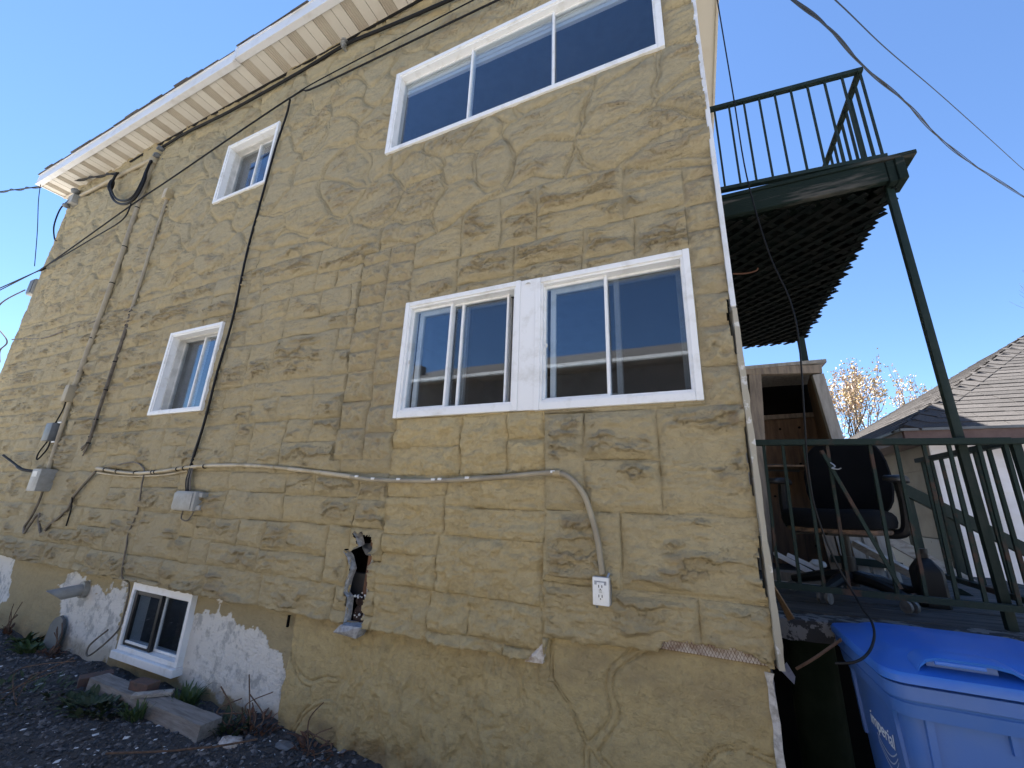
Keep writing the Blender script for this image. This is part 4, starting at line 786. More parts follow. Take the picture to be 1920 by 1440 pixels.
# ------------------------------------------------------------------ upper balcony
bal = thing('balcony', (0.75, 1.7, 3.38), 'dark green upper balcony with lattice underside and metal railing', 'balcony')
BX0, BX1, BY0, BY1, BZ = 0.27, 1.245, 0.40, 3.02, 3.385
MB().box(BX0,1.20,BY0-0.02,BY0+0.02,BZ+0.025,BZ+0.165,0.004).build('front_beam', 'green_wood', bal)
for i, (a, b) in enumerate(((1.203,1.24),(1.243,1.285))): MB().box(a,b,BY0-0.025-0.01*i,BY0+0.10,BZ+0.01,BZ+0.16,0.004).build('beam_end', 'green_wood', bal)
MB().box(BX1-0.03,BX1+0.01,BY0+0.1,BY1,BZ+0.025,BZ+0.165).build('side_beam', 'green_wood', bal)
MB().box(BX0,BX1,BY1-0.04,BY1,BZ+0.025,BZ+0.165).build('rear_beam', 'green_wood', bal)
y = BY0+0.35
while y < BY1-0.1: MB().box(BX0,BX1-0.03,y-0.02,y+0.02,BZ+0.03,BZ+0.155).build('joist', 'lattice', bal); y += 0.4
y = BY0-0.028; i = 0
while y < BY1+0.02:
    MB().box(BX0,BX1+(0.11 if i < 2 else 0.06)+random.uniform(-.01,.01),y,y+0.115,BZ+0.168,BZ+0.195,0.003).build('deck_board', 'green_wood', bal); y += 0.12; i += 1
# lattice: two layers of diagonal slats with ragged ends beyond the side beam
rs = random.Random(12)
def clipseg(c, sgn):
    # line x - sgn*y = c clipped to the balcony rectangle
    pts = []
    for x in (BX0, BX1):
        y = (x-c)*sgn
        if BY0+0.03 <= y <= BY1: pts.append((x, y))
    for y in (BY0+0.03, BY1):
        x = c+sgn*y
        if BX0 < x < BX1: pts.append((x, y))
    return pts if len(pts) >= 2 else None
for layer, sgn in ((0, 1), (1, -1)):
    c = -4.0
    while c < 5.0:
        sg = clipseg(c, sgn)
        if sg:
            a, b = sg[0], sg[-1]
            if a[0] > b[0]: a, b = b, a
            ex = rs.uniform(0.0, 0.05) if abs(b[0]-BX1) < 1e-3 else 0
            d_ = Vector((b[0]-a[0], b[1]-a[1], 0))
            if d_.length > 0.08:
                d_.normalize(); z0 = BZ+0.014-0.011*layer
                MB().bar((a[0],a[1],z0+rs.uniform(-.002,.002)), (b[0]+d_.x*ex,b[1]+d_.y*ex,z0+rs.uniform(-.002,.002)-ex*0.1), 0.036, 0.008).build('lattice_slat', 'lattice', bal)
        c += 0.135
MB().box(BX0-0.0,BX0+0.001,BY0,BY1,BZ,BZ+0.02).build('ledger', 'lattice', bal)
MB().bar((1.222,0.445,1.03),(1.218,0.445,BZ+0.02),0.035,0.035,(0,1,0),0.004).build('post', 'green_paint', bal, True)
MB().tube(smooth_pts([(0.42,1.10,3.365),(0.52,1.12,3.36),(0.59,1.13,3.375),(0.605,1.13,3.395)]),0.006,6).build('hook', 'rust_wire', bal, True)
MB().bar((1.22,2.85,1.0),(1.21,2.85,BZ),0.06,0.06,(0,1,0)).build('post', 'green_paint', bal)
rl = bpy.data.objects.new('railing', None); col.objects.link(rl); rl.parent = bal; ORI[rl.name] = origin(bal); rl.empty_display_size = 0.1
MB().bar((0.27,0.42,4.40),(1.235,0.42,4.325),0.034,0.028,(0,0,1),0.004).build('top_rail', 'green_paint', rl)
MB().bar((0.27,0.42,3.662),(1.235,0.42,3.610),0.036,0.026).build('bottom_rail', 'green_paint', rl)
for i in range(10):
    x = 0.36+i*0.0955; q = (x-0.27)/0.965
    MB().bar((x,0.42,3.662-0.052*q),(x,0.42,4.40-0.075*q),0.012,0.012,(0,1,0)).build('baluster', 'green_paint', rl)
MB().bar((1.218,0.40,4.322),(1.225,3.0,4.30),0.034,0.028,(0,0,1),0.004).build('top_rail', 'green_paint', rl)
MB().bar((1.222,0.44,3.608),(1.225,3.0,3.60),0.036,0.026).build('bottom_rail', 'green_paint', rl)
for i in range(1, 26): MB().bar((1.222,0.42+i*0.1,3.605),(1.222,0.42+i*0.1,4.315),0.014,0.014,(0,1,0)).build('baluster', 'green_paint', rl)
MB().bar((1.222,0.425,3.56),(1.222,0.425,3.62),0.02,0.02,(0,1,0)).build('foot', 'green_paint', rl)

# ------------------------------------------------------------------ lower porch
por = thing('porch', (0.85, 1.7, 0.0), 'raised back porch with weathered deck and rusty green railing', 'porch')
DX1 = 1.46
rg = []
for i, x in enumerate(np.arange(0.26, 2.3, 0.05)):
    j = float(vn(np.array([x/0.06]), np.array([2.5]), 2)[0])*0.006; zt_ = 1.0+0.03*max(0,(x-0.4))
    rg.append([(x,0.335+j,0.90+j),(x,0.325+j*1.5,zt_-0.008),(x,0.345,zt_),(x,0.47,zt_),(x,0.47,0.90)])
MB().loft(rg).build('slab_edge', 'slab', por)
i = 0; y = 0.475
while y < 3.2:
    MB().bar((0.27,y+0.064,0.992+0.006*random.random()),(DX1+0.75*(y<2.6),y+0.064,1.014+0.006*random.random()),0.124,0.03,(0,0,1),0.003).build('deck_board', 'deck', por); y += 0.13
MB().box(0.27,DX1,2.95,3.0,0.84,0.96).box(0.27,DX1,1.6,1.65,0.84,0.96).build('joist', 'lattice', por)
p_ = []
n = 20
for zz, r in ((-0.1,0.11),(0.3,0.108),(0.89,0.105)): p_.append([(0.465+r*math.cos(2*math.pi*k/n),0.50+r*math.sin(2*math.pi*k/n),zz) for k in range(n)])
MB().loft(p_).build('pier', 'pier', por, True)
MB().box(0.27,1.9,0.95,1.0,-0.1,0.9).build('porch_shade_sheet', 'tar_and_shade', por)  # black sheet added as the dark shade under the porch
rl = bpy.data.objects.new('railing', None); col.objects.link(rl); rl.parent = por; ORI[rl.name] = origin(por); rl.empty_display_size = 0.1
MB().bar((0.28,0.40,1.878),(1.375,0.40,1.858),0.044,0.032,(0,0,1),0.004).build('top_rail', 'rust', rl)
MB().bar((0.28,0.40,1.135),(1.44,0.40,1.128),0.036,0.028).build('bottom_rail', 'rust', rl)
for x0, x1 in ((0.39,0.315),(0.48,0.41),(0.579,0.515),(0.679,0.625),(0.871,0.79),(0.974,0.90),(1.076,1.02),(1.169,1.115),(1.27,1.235),(1.362,1.33)):
    xx = (x0*2+x1)/3
    MB().bar((xx-0.010,0.40,1.135),(xx+0.006,0.40,1.865),0.014,0.014,(0,1,0)).build('baluster', 'rust', rl)
MB().bar((0.632,0.375,1.825),(0.845,0.375,1.17),0.016,0.012,(0,1,0)).build('loose_brace', 'rust', rl)
MB().tube(smooth_pts([(0.66,0.37,1.76),(0.675,0.36,1.74),(0.66,0.36,1.73),(0.685,0.365,1.725),(0.70,0.36,1.73)]),0.003,5).build('tie_wire', 'galv', rl)
MB().bar((1.408,0.40,1.86),(1.435,1.46,1.875),0.05,0.028,(0,0,1),0.003).build('top_rail', 'green_paint', rl)
MB().bar((1.40,0.42,1.13),(1.42,1.46,1.14),0.036,0.028).build('bottom_rail', 'rust', rl)
for i in range(1, 9): MB().bar((1.405+0.0025*i,0.40+i*0.125,1.13),(1.41+0.0025*i,0.40+i*0.125,1.86),0.016,0.016,(0,1,0)).build('baluster', 'rust', rl)
MB().bar((1.405,0.43,0.95),(1.405,0.43,1.86),0.03,0.03,(0,1,0)).build('corner_post', 'rust', rl)
# stair railing behind, going down to the right
st = thing('stair', (2.0, 2.3, 0.0), 'green wooden stair rail sloping down to the right behind the porch railing', 'stair')
MB().bar((1.40,2.40,1.895),(2.9,2.40,0.865),0.045,0.095,(0,0,1),0.004).build('handrail', 'green_paint', st)
MB().bar((1.38,2.40,1.375),(2.9,2.40,0.33),0.045,0.09,(0,0,1),0.004).build('stringer_rail', 'plank', st)
MB().bar((1.45,1.52,0.98),(2.9,1.52,0.02),0.04,0.2,(0,0,1)).build('stringer', 'green_wood', st)
for x in (1.42,1.66,1.90,2.5): z1 = 1.895-(x-1.40)*0.687; MB().bar((x,2.42,z1-0.75),(x,2.42,z1-0.03),0.07,0.05,(0,1,0)).build('post', 'green_paint', st)
for i in range(5): MB().box(1.5+i*0.27,1.78+i*0.27,1.54,2.38,0.82-i*0.18,0.86-i*0.18).build('tread', 'deck', st)

# ------------------------------------------------------------------ plywood closet on the porch
cl = thing('storage_closet', (0.75, 2.3, 1.02), 'open plywood storage closet framed in lumber at the back of the porch', 'closet')
CY = 2.0
MB().bar((0.48,CY,1.02),(0.60,CY,2.77),0.10,0.07,(0,1,0),0.003).build('post', 'lumber', cl)
MB().bar((0.36,CY+0.02,1.02),(0.45,CY+0.02,2.77),0.10,0.05,(0,1,0),0.003).build('post', 'lumber_grey', cl)
MB().bar((1.235,CY,1.02),(1.085,CY,2.70),0.085,0.07,(0,1,0),0.003).build('post', 'lumber_grey', cl)
MB().bar((0.34,CY-0.002,2.80),(1.12,CY-0.002,2.745),0.075,0.075,(0,0,1),0.003).build('header', 'lumber', cl)
MB().box(0.30,1.16,CY-0.05,CY+0.75,2.80,2.83).build('top_board', 'lumber_grey', cl)
MB().box(0.32,1.20,CY+0.66,CY+0.68,1.02,2.45).build('back_panel', 'plywood', cl)
MB().box(0.32,1.18,CY+0.685,CY+0.70,2.40,2.80).build('back_panel', 'tar_and_shade', cl)
MB().bar((0.33,CY+0.63,2.44),(1.15,CY+0.63,2.46),0.05,0.045).build('cross_rail', 'lumber', cl)
MB().add([(1.13,CY+0.03,1.02),(1.19,CY+0.03,1.02),(1.12,CY+0.03,2.78),(1.06,CY+0.03,2.78),(1.20,CY+0.66,1.02),(1.25,CY+0.66,1.02),(1.20,CY+0.66,2.78),(1.15,CY+0.66,2.78)],[(0,1,2,3),(4,7,6,5),(0,3,7,4),(1,5,6,2),(3,2,6,7),(0,4,5,1)]).build('side_panel', 'plywood', cl)
for i, (x, z) in enumerate(((0.70,2.30),(0.85,2.33),(1.02,2.34),(0.75,1.95),(0.98,1.97),(1.07,1.96),(0.72,1.65),(0.95,1.45),(1.0,1.2))): MB().cyl((x,CY+0.652,z),(x,CY+0.662,z),0.012,8).build('knot', 'tar_and_shade', cl)
MB().tube(smooth_pts([(0.62,CY+0.5,1.92),(0.8,CY+0.5,1.92),(0.93,CY+0.5,1.91)]),0.035,8).build('rolled_mat', 'dark_box', cl, True)
MB().box(0.40,1.10,CY+0.15,CY+0.6,1.90,1.915).build('shelf', 'plywood', cl)
# small table/box frame under: white slatted panel behind the chair
wp = thing('slat_panel', (1.05, 1.75, 1.02), 'grey slatted panel leaning at the back of the porch below the chair seat', 'panel')
for i in range(5): MB().bar((0.93+i*0.085,1.78,1.03),(0.91+i*0.085,1.86,1.50),0.07,0.018,(0,1,0)).build('slat', 'lumber_grey' if i else 'lumber', wp)
MB().bar((0.90,1.765,1.17),(1.32,1.765,1.15),0.02,0.05).build('cross_rail', 'green_paint', wp)
o = MB().bar((0.33,1.2,1.035),(0.78,1.16,1.035),0.05,0.03).build('white_plank', 'plank', None); tag(o, 'pale narrow plank lying flat on the porch floor behind the chair', 'plank')
t = thing('metal_brackets', (0.62, 1.5, 1.08), 'pair of cream metal brackets lying on the porch behind the chair', 'bracket')
MB().bar((0.50,1.46,1.20),(0.72,1.44,1.08),0.035,0.018,(0,1,0),0.004).cyl((0.50,1.44,1.20),(0.50,1.47,1.20),0.018,10).build('arm', 'siding', t); MB().bar((0.57,1.47,1.20),(0.76,1.46,1.11),0.03,0.018,(0,1,0),0.004).build('arm', 'siding', t)
MB().blob((0.75,1.47,1.15),0.05,0.03,0.03,2,0.2).build('crumpled_cloth', 'panel_white', t); MB().box(0.46,0.86,1.40,1.56,1.02,1.085).build('base_board', 'lumber', t)
t = thing('plastic_jug', (1.2, 0.95, 1.02), 'black plastic jug with sloped shoulders standing on the porch', 'jug')
sh = lambda s, z, c=(1.155,0.95): [(c[0]+sx*s*0.062,c[1]+sy*s*0.062,z) for sx, sy in ((-1,-.7),(-.7,-1),(.7,-1),(1,-.7),(1,.7),(.7,1),(-.7,1),(-1,.7))]
MB().loft([sh(0.98,1.025),sh(1.0,1.04),sh(1.0,1.20),sh(0.93,1.22),sh(0.45,1.27),sh(0.33,1.275),sh(0.33,1.30)]).build('body', 'chair_plastic', t, True)
MB().cyl((1.155,0.95,1.30),(1.155,0.95,1.325),0.026,12).build('cap', 'chair_plastic', t, True)
o = MB().bar((1.02,1.62,1.30),(1.36,1.36,1.06),0.07,0.045,(0,0,1),0.004).build('broken_plank', 'plank', None); tag(o, 'splintered weathered plank propped behind the black jug', 'plank')

# ------------------------------------------------------------------ office chair
ch = thing('office_chair', (0.77, 0.90, 1.02), 'black fabric office chair on casters behind the porch railing', 'office chair')
ca = math.atan2(-0.26, -0.966)  # facing direction on the floor
fw = Vector((-0.50,-0.866,0)).normalized(); rt = Vector((-fw.y, fw.x, 0))*-1   # rt: sideways
CH = Vector((0.79,0.90,0))
def L3(s, f, z): return CH+rt*s+fw*f+Vector((0,0,z))
def pad(mb, c, hs, hf, hz, axf=None, n=28, e=3.2, crown=0.0):
    """cushion: superellipse rings stacked in z"""
    rings = []
    for zz, k in ((-1,0.86),(-0.75,0.97),(-0.2,1.0),(0.35,0.99),(0.75,0.93),(1.0,0.80)):
        rg = []
        for i in range(n):
            a = 2*math.pi*i/n; cx, sx = math.cos(a), math.sin(a)
            rg.append((abs(cx)**(2/e)*math.copysign(1,cx)*hs*k, abs(sx)**(2/e)*math.copysign(1,sx)*hf*k, zz*hz))
        rings.append(rg)
    return rings
st_ = pad(None, None, 0.262, 0.25, 0.055)
MB().loft([[L3(s, f+0.06, 1.475+z-0.10*max(0,f-0.15)) for s, f, z in rg] for rg in st_]).build('seat', 'chair_cloth', ch, True)
MB().loft([[L3(s*0.93, f*0.9+0.06, 1.412+z*0.35) for s, f, z in rg] for rg in st_]).build('seat_foam', 'foam', ch, True)
bk = pad(None, None, 0.235, 0.255, 0.045)
MB().loft([[L3(s*(1-0.10*max(0,f/0.255)), -0.25+0.5*-z*1.0-0.09*(f+0.255)+0.10*(s/0.235)**2*0.35, 1.735+f) for s, f, z in rg] for rg in bk]).build('backrest', 'chair_cloth', ch, True)
MB().bar(L3(0,-0.16,1.40),L3(0,-0.34,1.62),0.07,0.02,(0,0,1)).build('back_bar', 'chair_plastic', ch)
for s in (-1, 1):
    ar = MB().tube(smooth_pts([L3(s*0.20,0.0,1.40),L3(s*0.285,0.0,1.42),L3(s*0.305,-0.01,1.55),L3(s*0.30,-0.02,1.69)]),[0.026]*19,8).build('armrest', 'chair_plastic', ch, True)
    ps = pad(None, None, 0.045, 0.14, 0.017)
    MB().loft([[L3(s*0.30+a, b+0.02, 1.705+z-0.12*abs(b)*abs(b)*8*0.5) for a, b, z in rg] for rg in ps]).build('arm_pad', 'chair_plastic', ar, True)
MB().cyl(L3(0,0,1.14),L3(0,0,1.40),0.026,14).cyl(L3(0,0,1.10),L3(0,0,1.26),0.036,14).build('gas_column', 'chair_plastic', ch, True)
MB().box(CH.x-0.1,CH.x+0.1,CH.y-0.1,CH.y+0.1,1.375,1.40).build('seat_plate', 'chair_plastic', ch)
MB().bar(L3(0.02,0.02,1.385),L3(0.22,0.10,1.375),0.012,0.012).build('lever', 'chair_plastic', ch)
for k in range(5):
    a = 0.25+2*math.pi*k/5; e = CH+Vector((math.cos(a)*0.30, math.sin(a)*0.30, 0))
    lg = MB().tube([CH+Vector((0,0,1.155)), CH.lerp(e,0.5)+Vector((0,0,1.135)), e+Vector((0,0,1.095))],[0.036,0.03,0.022],8).build('leg', 'chair_plastic', ch, True)
    q = Vector((-math.sin(a),math.cos(a),0))
    for s in (-1, 1): MB().cyl(e+q*(s*0.012)+Vector((0,0,1.055)),e+q*(s*0.028)+Vector((0,0,1.055)),0.030,14).build('caster', 'caster', lg, True)

# ------------------------------------------------------------------ recycling bin
bn = thing('recycling_bin', (0.84, -0.06, 0.0), 'large blue wheeled recycling bin with closed lid beside the porch', 'recycling bin')
BC = Vector((0.875, -0.02)); BHX, BHY = 0.325, 0.305
def rrect(hx, hy, r, z, n=6, c=BC, fn=None):
    pts = []
    for sx, sy, a0 in ((1,1,0),(-1,1,90),(-1,-1,180),(1,-1,270)):
        for i in range(n+1):
            a = R(a0+90*i/n); x = sx*(hx-r)+r*math.cos(a); y = sy*(hy-r)+r*math.sin(a)
            pts.append((c.x+x, c.y+y, z+(fn(x,y) if fn else 0)))
    return pts
body = []
for z, k in ((-0.04,0.80),(0.0,0.82),(0.5,0.90),(0.80,0.945),(0.90,0.955)): body.append(rrect(BHX*k, BHY*k, 0.055, z))
MB().loft(body).build('body', 'bin_body', bn, True)
MB().loft([rrect(BHX*.985,BHY*.985,0.055,0.868),rrect(BHX+.006,BHY+.008,0.06,0.872),rrect(BHX+.012,BHY+.014,0.06,0.912),rrect(BHX+.008,BHY+.010,0.06,0.916),rrect(BHX+.010,BHY+.012,0.06,0.922),rrect(BHX+.020,BHY+.022,0.062,0.926),rrect(BHX+.022,BHY+.024,0.062,0.966),rrect(BHX+.012,BHY+.014,0.06,0.970)]).build('rim', 'bin_body', bn, True)
crown = lambda x, y: -0.10*max(0,abs(x)-0.16)**2*4
lid = MB().loft([rrect(BHX+.020,BHY+.022,0.06,0.974),rrect(BHX+.030,BHY+.034,0.064,0.976),rrect(BHX+.031,BHY+.035,0.066,0.996),rrect(BHX+.026,BHY+.030,0.07,1.006),rrect(BHX-.006,BHY-.004,0.075,1.018),rrect(BHX-.03,BHY-.045,0.08,1.026),rrect(BHX-.045,BHY-.075,0.08,1.044,fn=crown),rrect(BHX-.07,BHY-.10,0.08,1.050,fn=crown),rrect(0.08,0.08,0.05,1.053)]).build('lid', 'bin_lid', bn, True)
LY = BC.y-BHY-0.004
for x0, x1 in ((0.615, 0.90), (0.985, 1.15)):
    g_ = MB()
    prof = [(0.0,-0.004),(0.012,0.022),(0.032,0.040),(0.06,0.047)]
    path = [(x0+a, b) for a, b in prof]+[(x1-a*1.6, b) for a, b in prof[::-1]]
    g_.loft([[(x,LY-0.006,1.012+z-0.010),(x,LY-0.010,1.012+z),(x,LY+0.006,1.018+z),(x,LY+0.075,1.022+z*0.9),(x,LY+0.075,1.008+z*0.9)] for x, z in path]); g_.build('grip', 'bin_lid', lid, True)
    MB().box(x0+0.04,x1-0.07,LY+0.030,LY+0.040,1.005,1.052).build('grip_back', 'bin_body', lid)
    MB().box(x0+0.05,x1-0.11,LY-0.010,LY-0.002,1.038,1.050,0.003).build('grip_lip', 'bin_lid', lid)
kz = lambda z: 0.82+0.16*z
for y0, w_, zl in ((-0.225, 0.036, 0.52),(0.20,0.02,0.62)):
    MB().loft([[(BC.x-BHX*kz(z)-0.010,y0-w_/2,z),(BC.x-BHX*kz(z)-0.010,y0+w_/2,z),(BC.x-BHX*kz(z)+0.02,y0+w_*.7,z),(BC.x-BHX*kz(z)+0.02,y0-w_*.7,z)] for z in (zl,zl+0.01,0.80,0.845)]+[[(BC.x-BHX*kz(0.87)-0.014,y0-w_,0.87),(BC.x-BHX*kz(0.87)-0.014,y0+w_*.8,0.87),(BC.x-BHX*kz(0.87)+0.02,y0+w_,0.87),(BC.x-BHX*kz(0.87)+0.02,y0-w_,0.87)]]).build('rib', 'bin_body', bn, True)
for x0, w_, zl in ((0.625,0.010,0.55),(0.82,0.008,0.815),(1.02,0.008,0.80)):
    MB().loft([[(x0-w_,BC.y-BHY*kz(z)-0.008,z),(x0+w_,BC.y-BHY*kz(z)-0.008,z),(x0+w_*1.5,BC.y-BHY*kz(z)+0.02,z),(x0-w_*1.5,BC.y-BHY*kz(z)+0.02,z)] for z in (zl,zl+0.01,0.85,0.875)]).build('rib', 'bin_body', bn, True)
for s in (-1,1): MB().cyl((BC.x+s*0.25,0.22,0.09),(BC.x+s*0.30,0.22,0.09),0.10,20).build('wheel', 'chair_plastic', bn, True)
# white printed maker's mark and swoosh on the left face, recycling arrows on the front
def text_mesh(txt, size, shear=0.25):
    cu = bpy.data.curves.new('lettering', 'FONT'); cu.body = txt; cu.size = size; cu.shear = shear; cu.extrude = 0.0006; cu.align_x = 'CENTER'; cu.resolution_u = 4
    ob = bpy.data.objects.new('lettering_tmp', cu); col.objects.link(ob); bpy.context.view_layer.update()
    me = bpy.data.meshes.new_from_object(ob.evaluated_get(bpy.context.evaluated_depsgraph_get())); bpy.data.objects.remove(ob); return me
def put_text(me, parent, org, ux, uy, m):
    un = Vector(ux).cross(Vector(uy)); po = origin(parent)
    for v in me.vertices: v.co = Vector(org)+Vector(ux)*v.co.x+Vector(uy)*v.co.y+un*v.co.z-po
    me.materials.append(M[m]); o = bpy.data.objects.new('lettering', me); col.objects.link(o); o.parent = parent; ORI[o.name] = po; return o
sl_up = Vector((-0.022,0,1)).normalized()
faceL = lambda y, z: (BC.x-BHX*(0.82+0.16*z)-0.0035, y, z)
put_text(text_mesh('imperial', 0.072), bn, faceL(-0.03,0.70), (0,-1,0), (-0.045,0,1), 'print')
mb = MB()
for dz in (0.0,-0.014,-0.026):
    ps = [(faceL(0.04-0.19*q, 0.685+dz-0.035*math.sin(q*math.pi)*(1-dz*20)+0.012*q)) for q in [i/12 for i in range(13)]]
    for a, b in zip(ps, ps[1:]): mb.add([a,b,(b[0],b[1],b[2]-0.005),(a[0],a[1],a[2]-0.005)],[(0,1,2,3),(3,2,1,0)])
mb.build('swoosh', 'print', bn)
mb = MB(); yc = lambda z: BC.y-BHY*(0.82+0.16*z)-0.004; cx0, cz0 = 0.93, 0.56
for k in range(3):
    a = R(90+120*k); a2 = R(90+120*(k+1)); p0 = Vector((math.cos(a),math.sin(a)))*0.085; p1 = Vector((math.cos(a2),math.sin(a2)))*0.085; d_ = (p1-p0).normalized(); nn_ = Vector((-d_.y,d_.x))
    q0 = p0+d_*0.03; q1 = p1-d_*0.045
    for tri in ([q0+nn_*0.012,q0-nn_*0.012,q1-nn_*0.012,q1+nn_*0.012],[q1+nn_*0.028,q1-nn_*0.028,q1+d_*0.035]):
        mb.add([(cx0+p.x,yc(cz0+p.y),cz0+p.y) for p in tri],[tuple(range(len(tri)))])
mb.build('recycling_emblem', 'print', bn)
cable('hanging_cable', 'black cable hanging from the eave in front of the balcony down to the bin', [(0.46,0.28,6.62),(0.466,0.3,5.313),(0.472,0.3,4.325),(0.476,0.3,3.626),(0.526,0.3,3.044),(0.591,0.3,2.702),(0.601,0.3,2.432),(0.566,0.3,2.002),(0.542,0.3,1.719),(0.546,0.3,1.506),(0.589,0.3,1.283),(0.646,0.3,1.125),(0.618,0.12,1.105),(0.608,0.0,1.085),(0.577,-0.12,1.056),(0.515,-0.26,1.03),(0.455,-0.33,1.01),(0.40,-0.31,0.99)], 0.0045, n=8)
cable('bare_stick', 'thin bare stick poking out from under the bin lid', [(0.55,0.12,1.0),(0.48,0.10,0.95),(0.40,0.09,0.89),(0.335,0.10,0.84)], 0.006, 'dry')['category'] = 'stick'
o = MB().loft([[(0.268,0.10,1.20),(0.285,0.06,1.18),(0.355,0.10,1.04),(0.335,0.14,1.02)],[(0.272,0.105,1.20),(0.289,0.065,1.18),(0.359,0.105,1.04),(0.339,0.145,1.02)]]).build('board_scrap', 'cardboard', None); tag(o, 'brown scrap of board wedged between house corner and porch', 'board')
o = MB().loft([[(0.26,-0.02,0.86),(0.285,-0.02,0.89),(0.315,0.02,0.83),(0.31,0.03,0.80)],[(0.262,-0.018,0.862),(0.287,-0.018,0.892),(0.317,0.022,0.832),(0.312,0.032,0.802)]]).build('flashing_scrap', 'galv', None); tag(o, 'bent metal flashing scrap at the foot of the corner trim', 'flashing')

# ------------------------------------------------------------------ neighbour's garage
ga = thing('garage', (4.5, 6.5, 0), 'white-sided garage with grey shingled hip roof beyond the porch', 'garage')
EX, EY, EZ, GL, GK = 2.08, 3.35, 2.40, 6.5, 0.66
MB().box(2.42,9.0,3.67,9.5,-0.1,2.33).build('wall', 'siding_shaded', ga)
gw = [c for c in ga.children if c.name.startswith('wall')][0]
z = 0.30
while z < 2.30:
    z2 = min(z+0.245, 2.33)
    MB().add([(2.40,3.640,z),(8.9,3.640,z),(8.9,3.655,z2),(2.40,3.655,z2),(2.40,3.668,z),(8.9,3.668,z)],[(0,1,2,3),(0,4,5,1)]).build('siding_board', 'siding', gw)
    if z > 1.2: MB().add([(2.385,3.64,z),(2.385,9.4,z),(2.40,9.4,z2),(2.40,3.64,z2),(2.418,3.64,z),(2.418,9.4,z)],[(0,3,2,1),(0,1,5,4)]).build('siding_board', 'siding_shaded', gw)
    z = z2
MB().box(2.375,2.405,3.625,3.655,0.0,2.34).build('corner_board', 'siding', ga)
MB().box(2.378,2.418,3.66,9.4,-0.05,1.27).build('lower_panel', 'panel_white', ga)
hw = GL/2; RX = EX+7.5
gr = MB().add([(EX,EY,EZ),(RX,EY,EZ),(RX,EY+GL,EZ),(EX,EY+GL,EZ),(EX+hw,EY+hw,EZ+GK*hw),(RX-hw,EY+hw,EZ+GK*hw)],[(0,1,5,4),(1,2,5),(2,3,4,5),(3,0,4)]).build('roof', 'shingle', ga)
MB().box(EX+0.01,RX,EY+0.0,EY+0.02,EZ-0.13,EZ-0.02).build('fascia', 'brown_fascia', ga); MB().box(EX+0.0,EX+0.02,EY+0.02,EY+GL,EZ-0.13,EZ-0.02).build('fascia', 'brown_fascia', ga)
MB().box(EX+0.02,RX,EY+0.02,3.66,EZ-0.12,EZ-0.10).box(EX+0.02,2.40,3.66,EY+GL,EZ-0.12,EZ-0.10).build('soffit', 'brown_fascia', ga)
MB().box(EX-0.02,RX,EY-0.025,EY+0.01,EZ-0.02,EZ+0.006).box(EX-0.025,EX+0.01,EY,EY+GL,EZ-0.02,EZ+0.006).build('drip_edge', 'dark_box', ga)
# shingles: real tabs, one mesh per roof side shared by all copies
def tab(w, dl, th, nrm, along_, up):
    hx = along_*(w/2-0.003); u = up*dl
    lo = -u*0.08; vs = [-hx+lo+nrm*th, hx+lo+nrm*th, hx+u*1.1+nrm*th*0.3, -hx+u*1.1+nrm*th*0.3, -hx+lo-nrm*0.001, hx+lo-nrm*0.001]
    return vs, [(0,1,2,3),(0,4,5,1),(0,3,4),(1,5,2)]
sides = []
upF = Vector((0,1,GK)).normalized(); nF = Vector((0,-GK,1)).normalized(); upL = Vector((1,0,GK)).normalized(); nL = Vector((-GK,0,1)).normalized()
EXPO = 0.122; TW = 0.33
spots = []
rows = int(hw*math.sqrt(1+GK*GK)/EXPO)
for r in range(rows):
    s = (r*EXPO)/math.sqrt(1+GK*GK)
    x = EX+s+0.02+(TW/2 if r % 2 else TW)
    while x < EX+4.2: spots.append(('F', Vector((x,EY+s,EZ+GK*s)))); x += TW
    y = EY+s+0.02+(TW/2 if r % 2 else TW)
    while y < EY+GL-s-TW/2: spots.append(('L', Vector((EX+s,y,EZ+GK*s)))); y += TW
spots.sort(key=lambda t: (t[1]-CAM).length)
mesh = {}
for kind, al, up, nn in (('F',Vector((1,0,0)),upF,nF),('L',Vector((0,-1,0)),upL,nL)):
    vs, fs = tab(TW, EXPO, 0.011, nn, al, up); m_ = bpy.data.meshes.new('shingle'); m_.from_pydata([tuple(v) for v in vs], [], fs); m_.materials.append(M['shingle']); mesh[kind] = m_
rs = random.Random(2)
for kind, p in spots[:285]:
    o = bpy.data.objects.new('shingle', mesh[kind]); col.objects.link(o); o.parent = gr; o.location = p-origin(ga)+(nF if kind == 'F' else nL)*(0.004+rs.random()*0.004)
mb = MB()
for kind, p in spots[285:]:
    al, up, nn = (Vector((1,0,0)),upF,nF) if kind == 'F' else (Vector((0,-1,0)),upL,nL)
    vs, fs = tab(TW, EXPO, 0.011, nn, al, up); mb.add([v+p+nn*0.005 for v in vs], fs)
if mb.v: mb.build('far_shingles', 'shingle', gr)['kind'] = 'stuff'
hd = Vector((1,1,GK)).normalized()
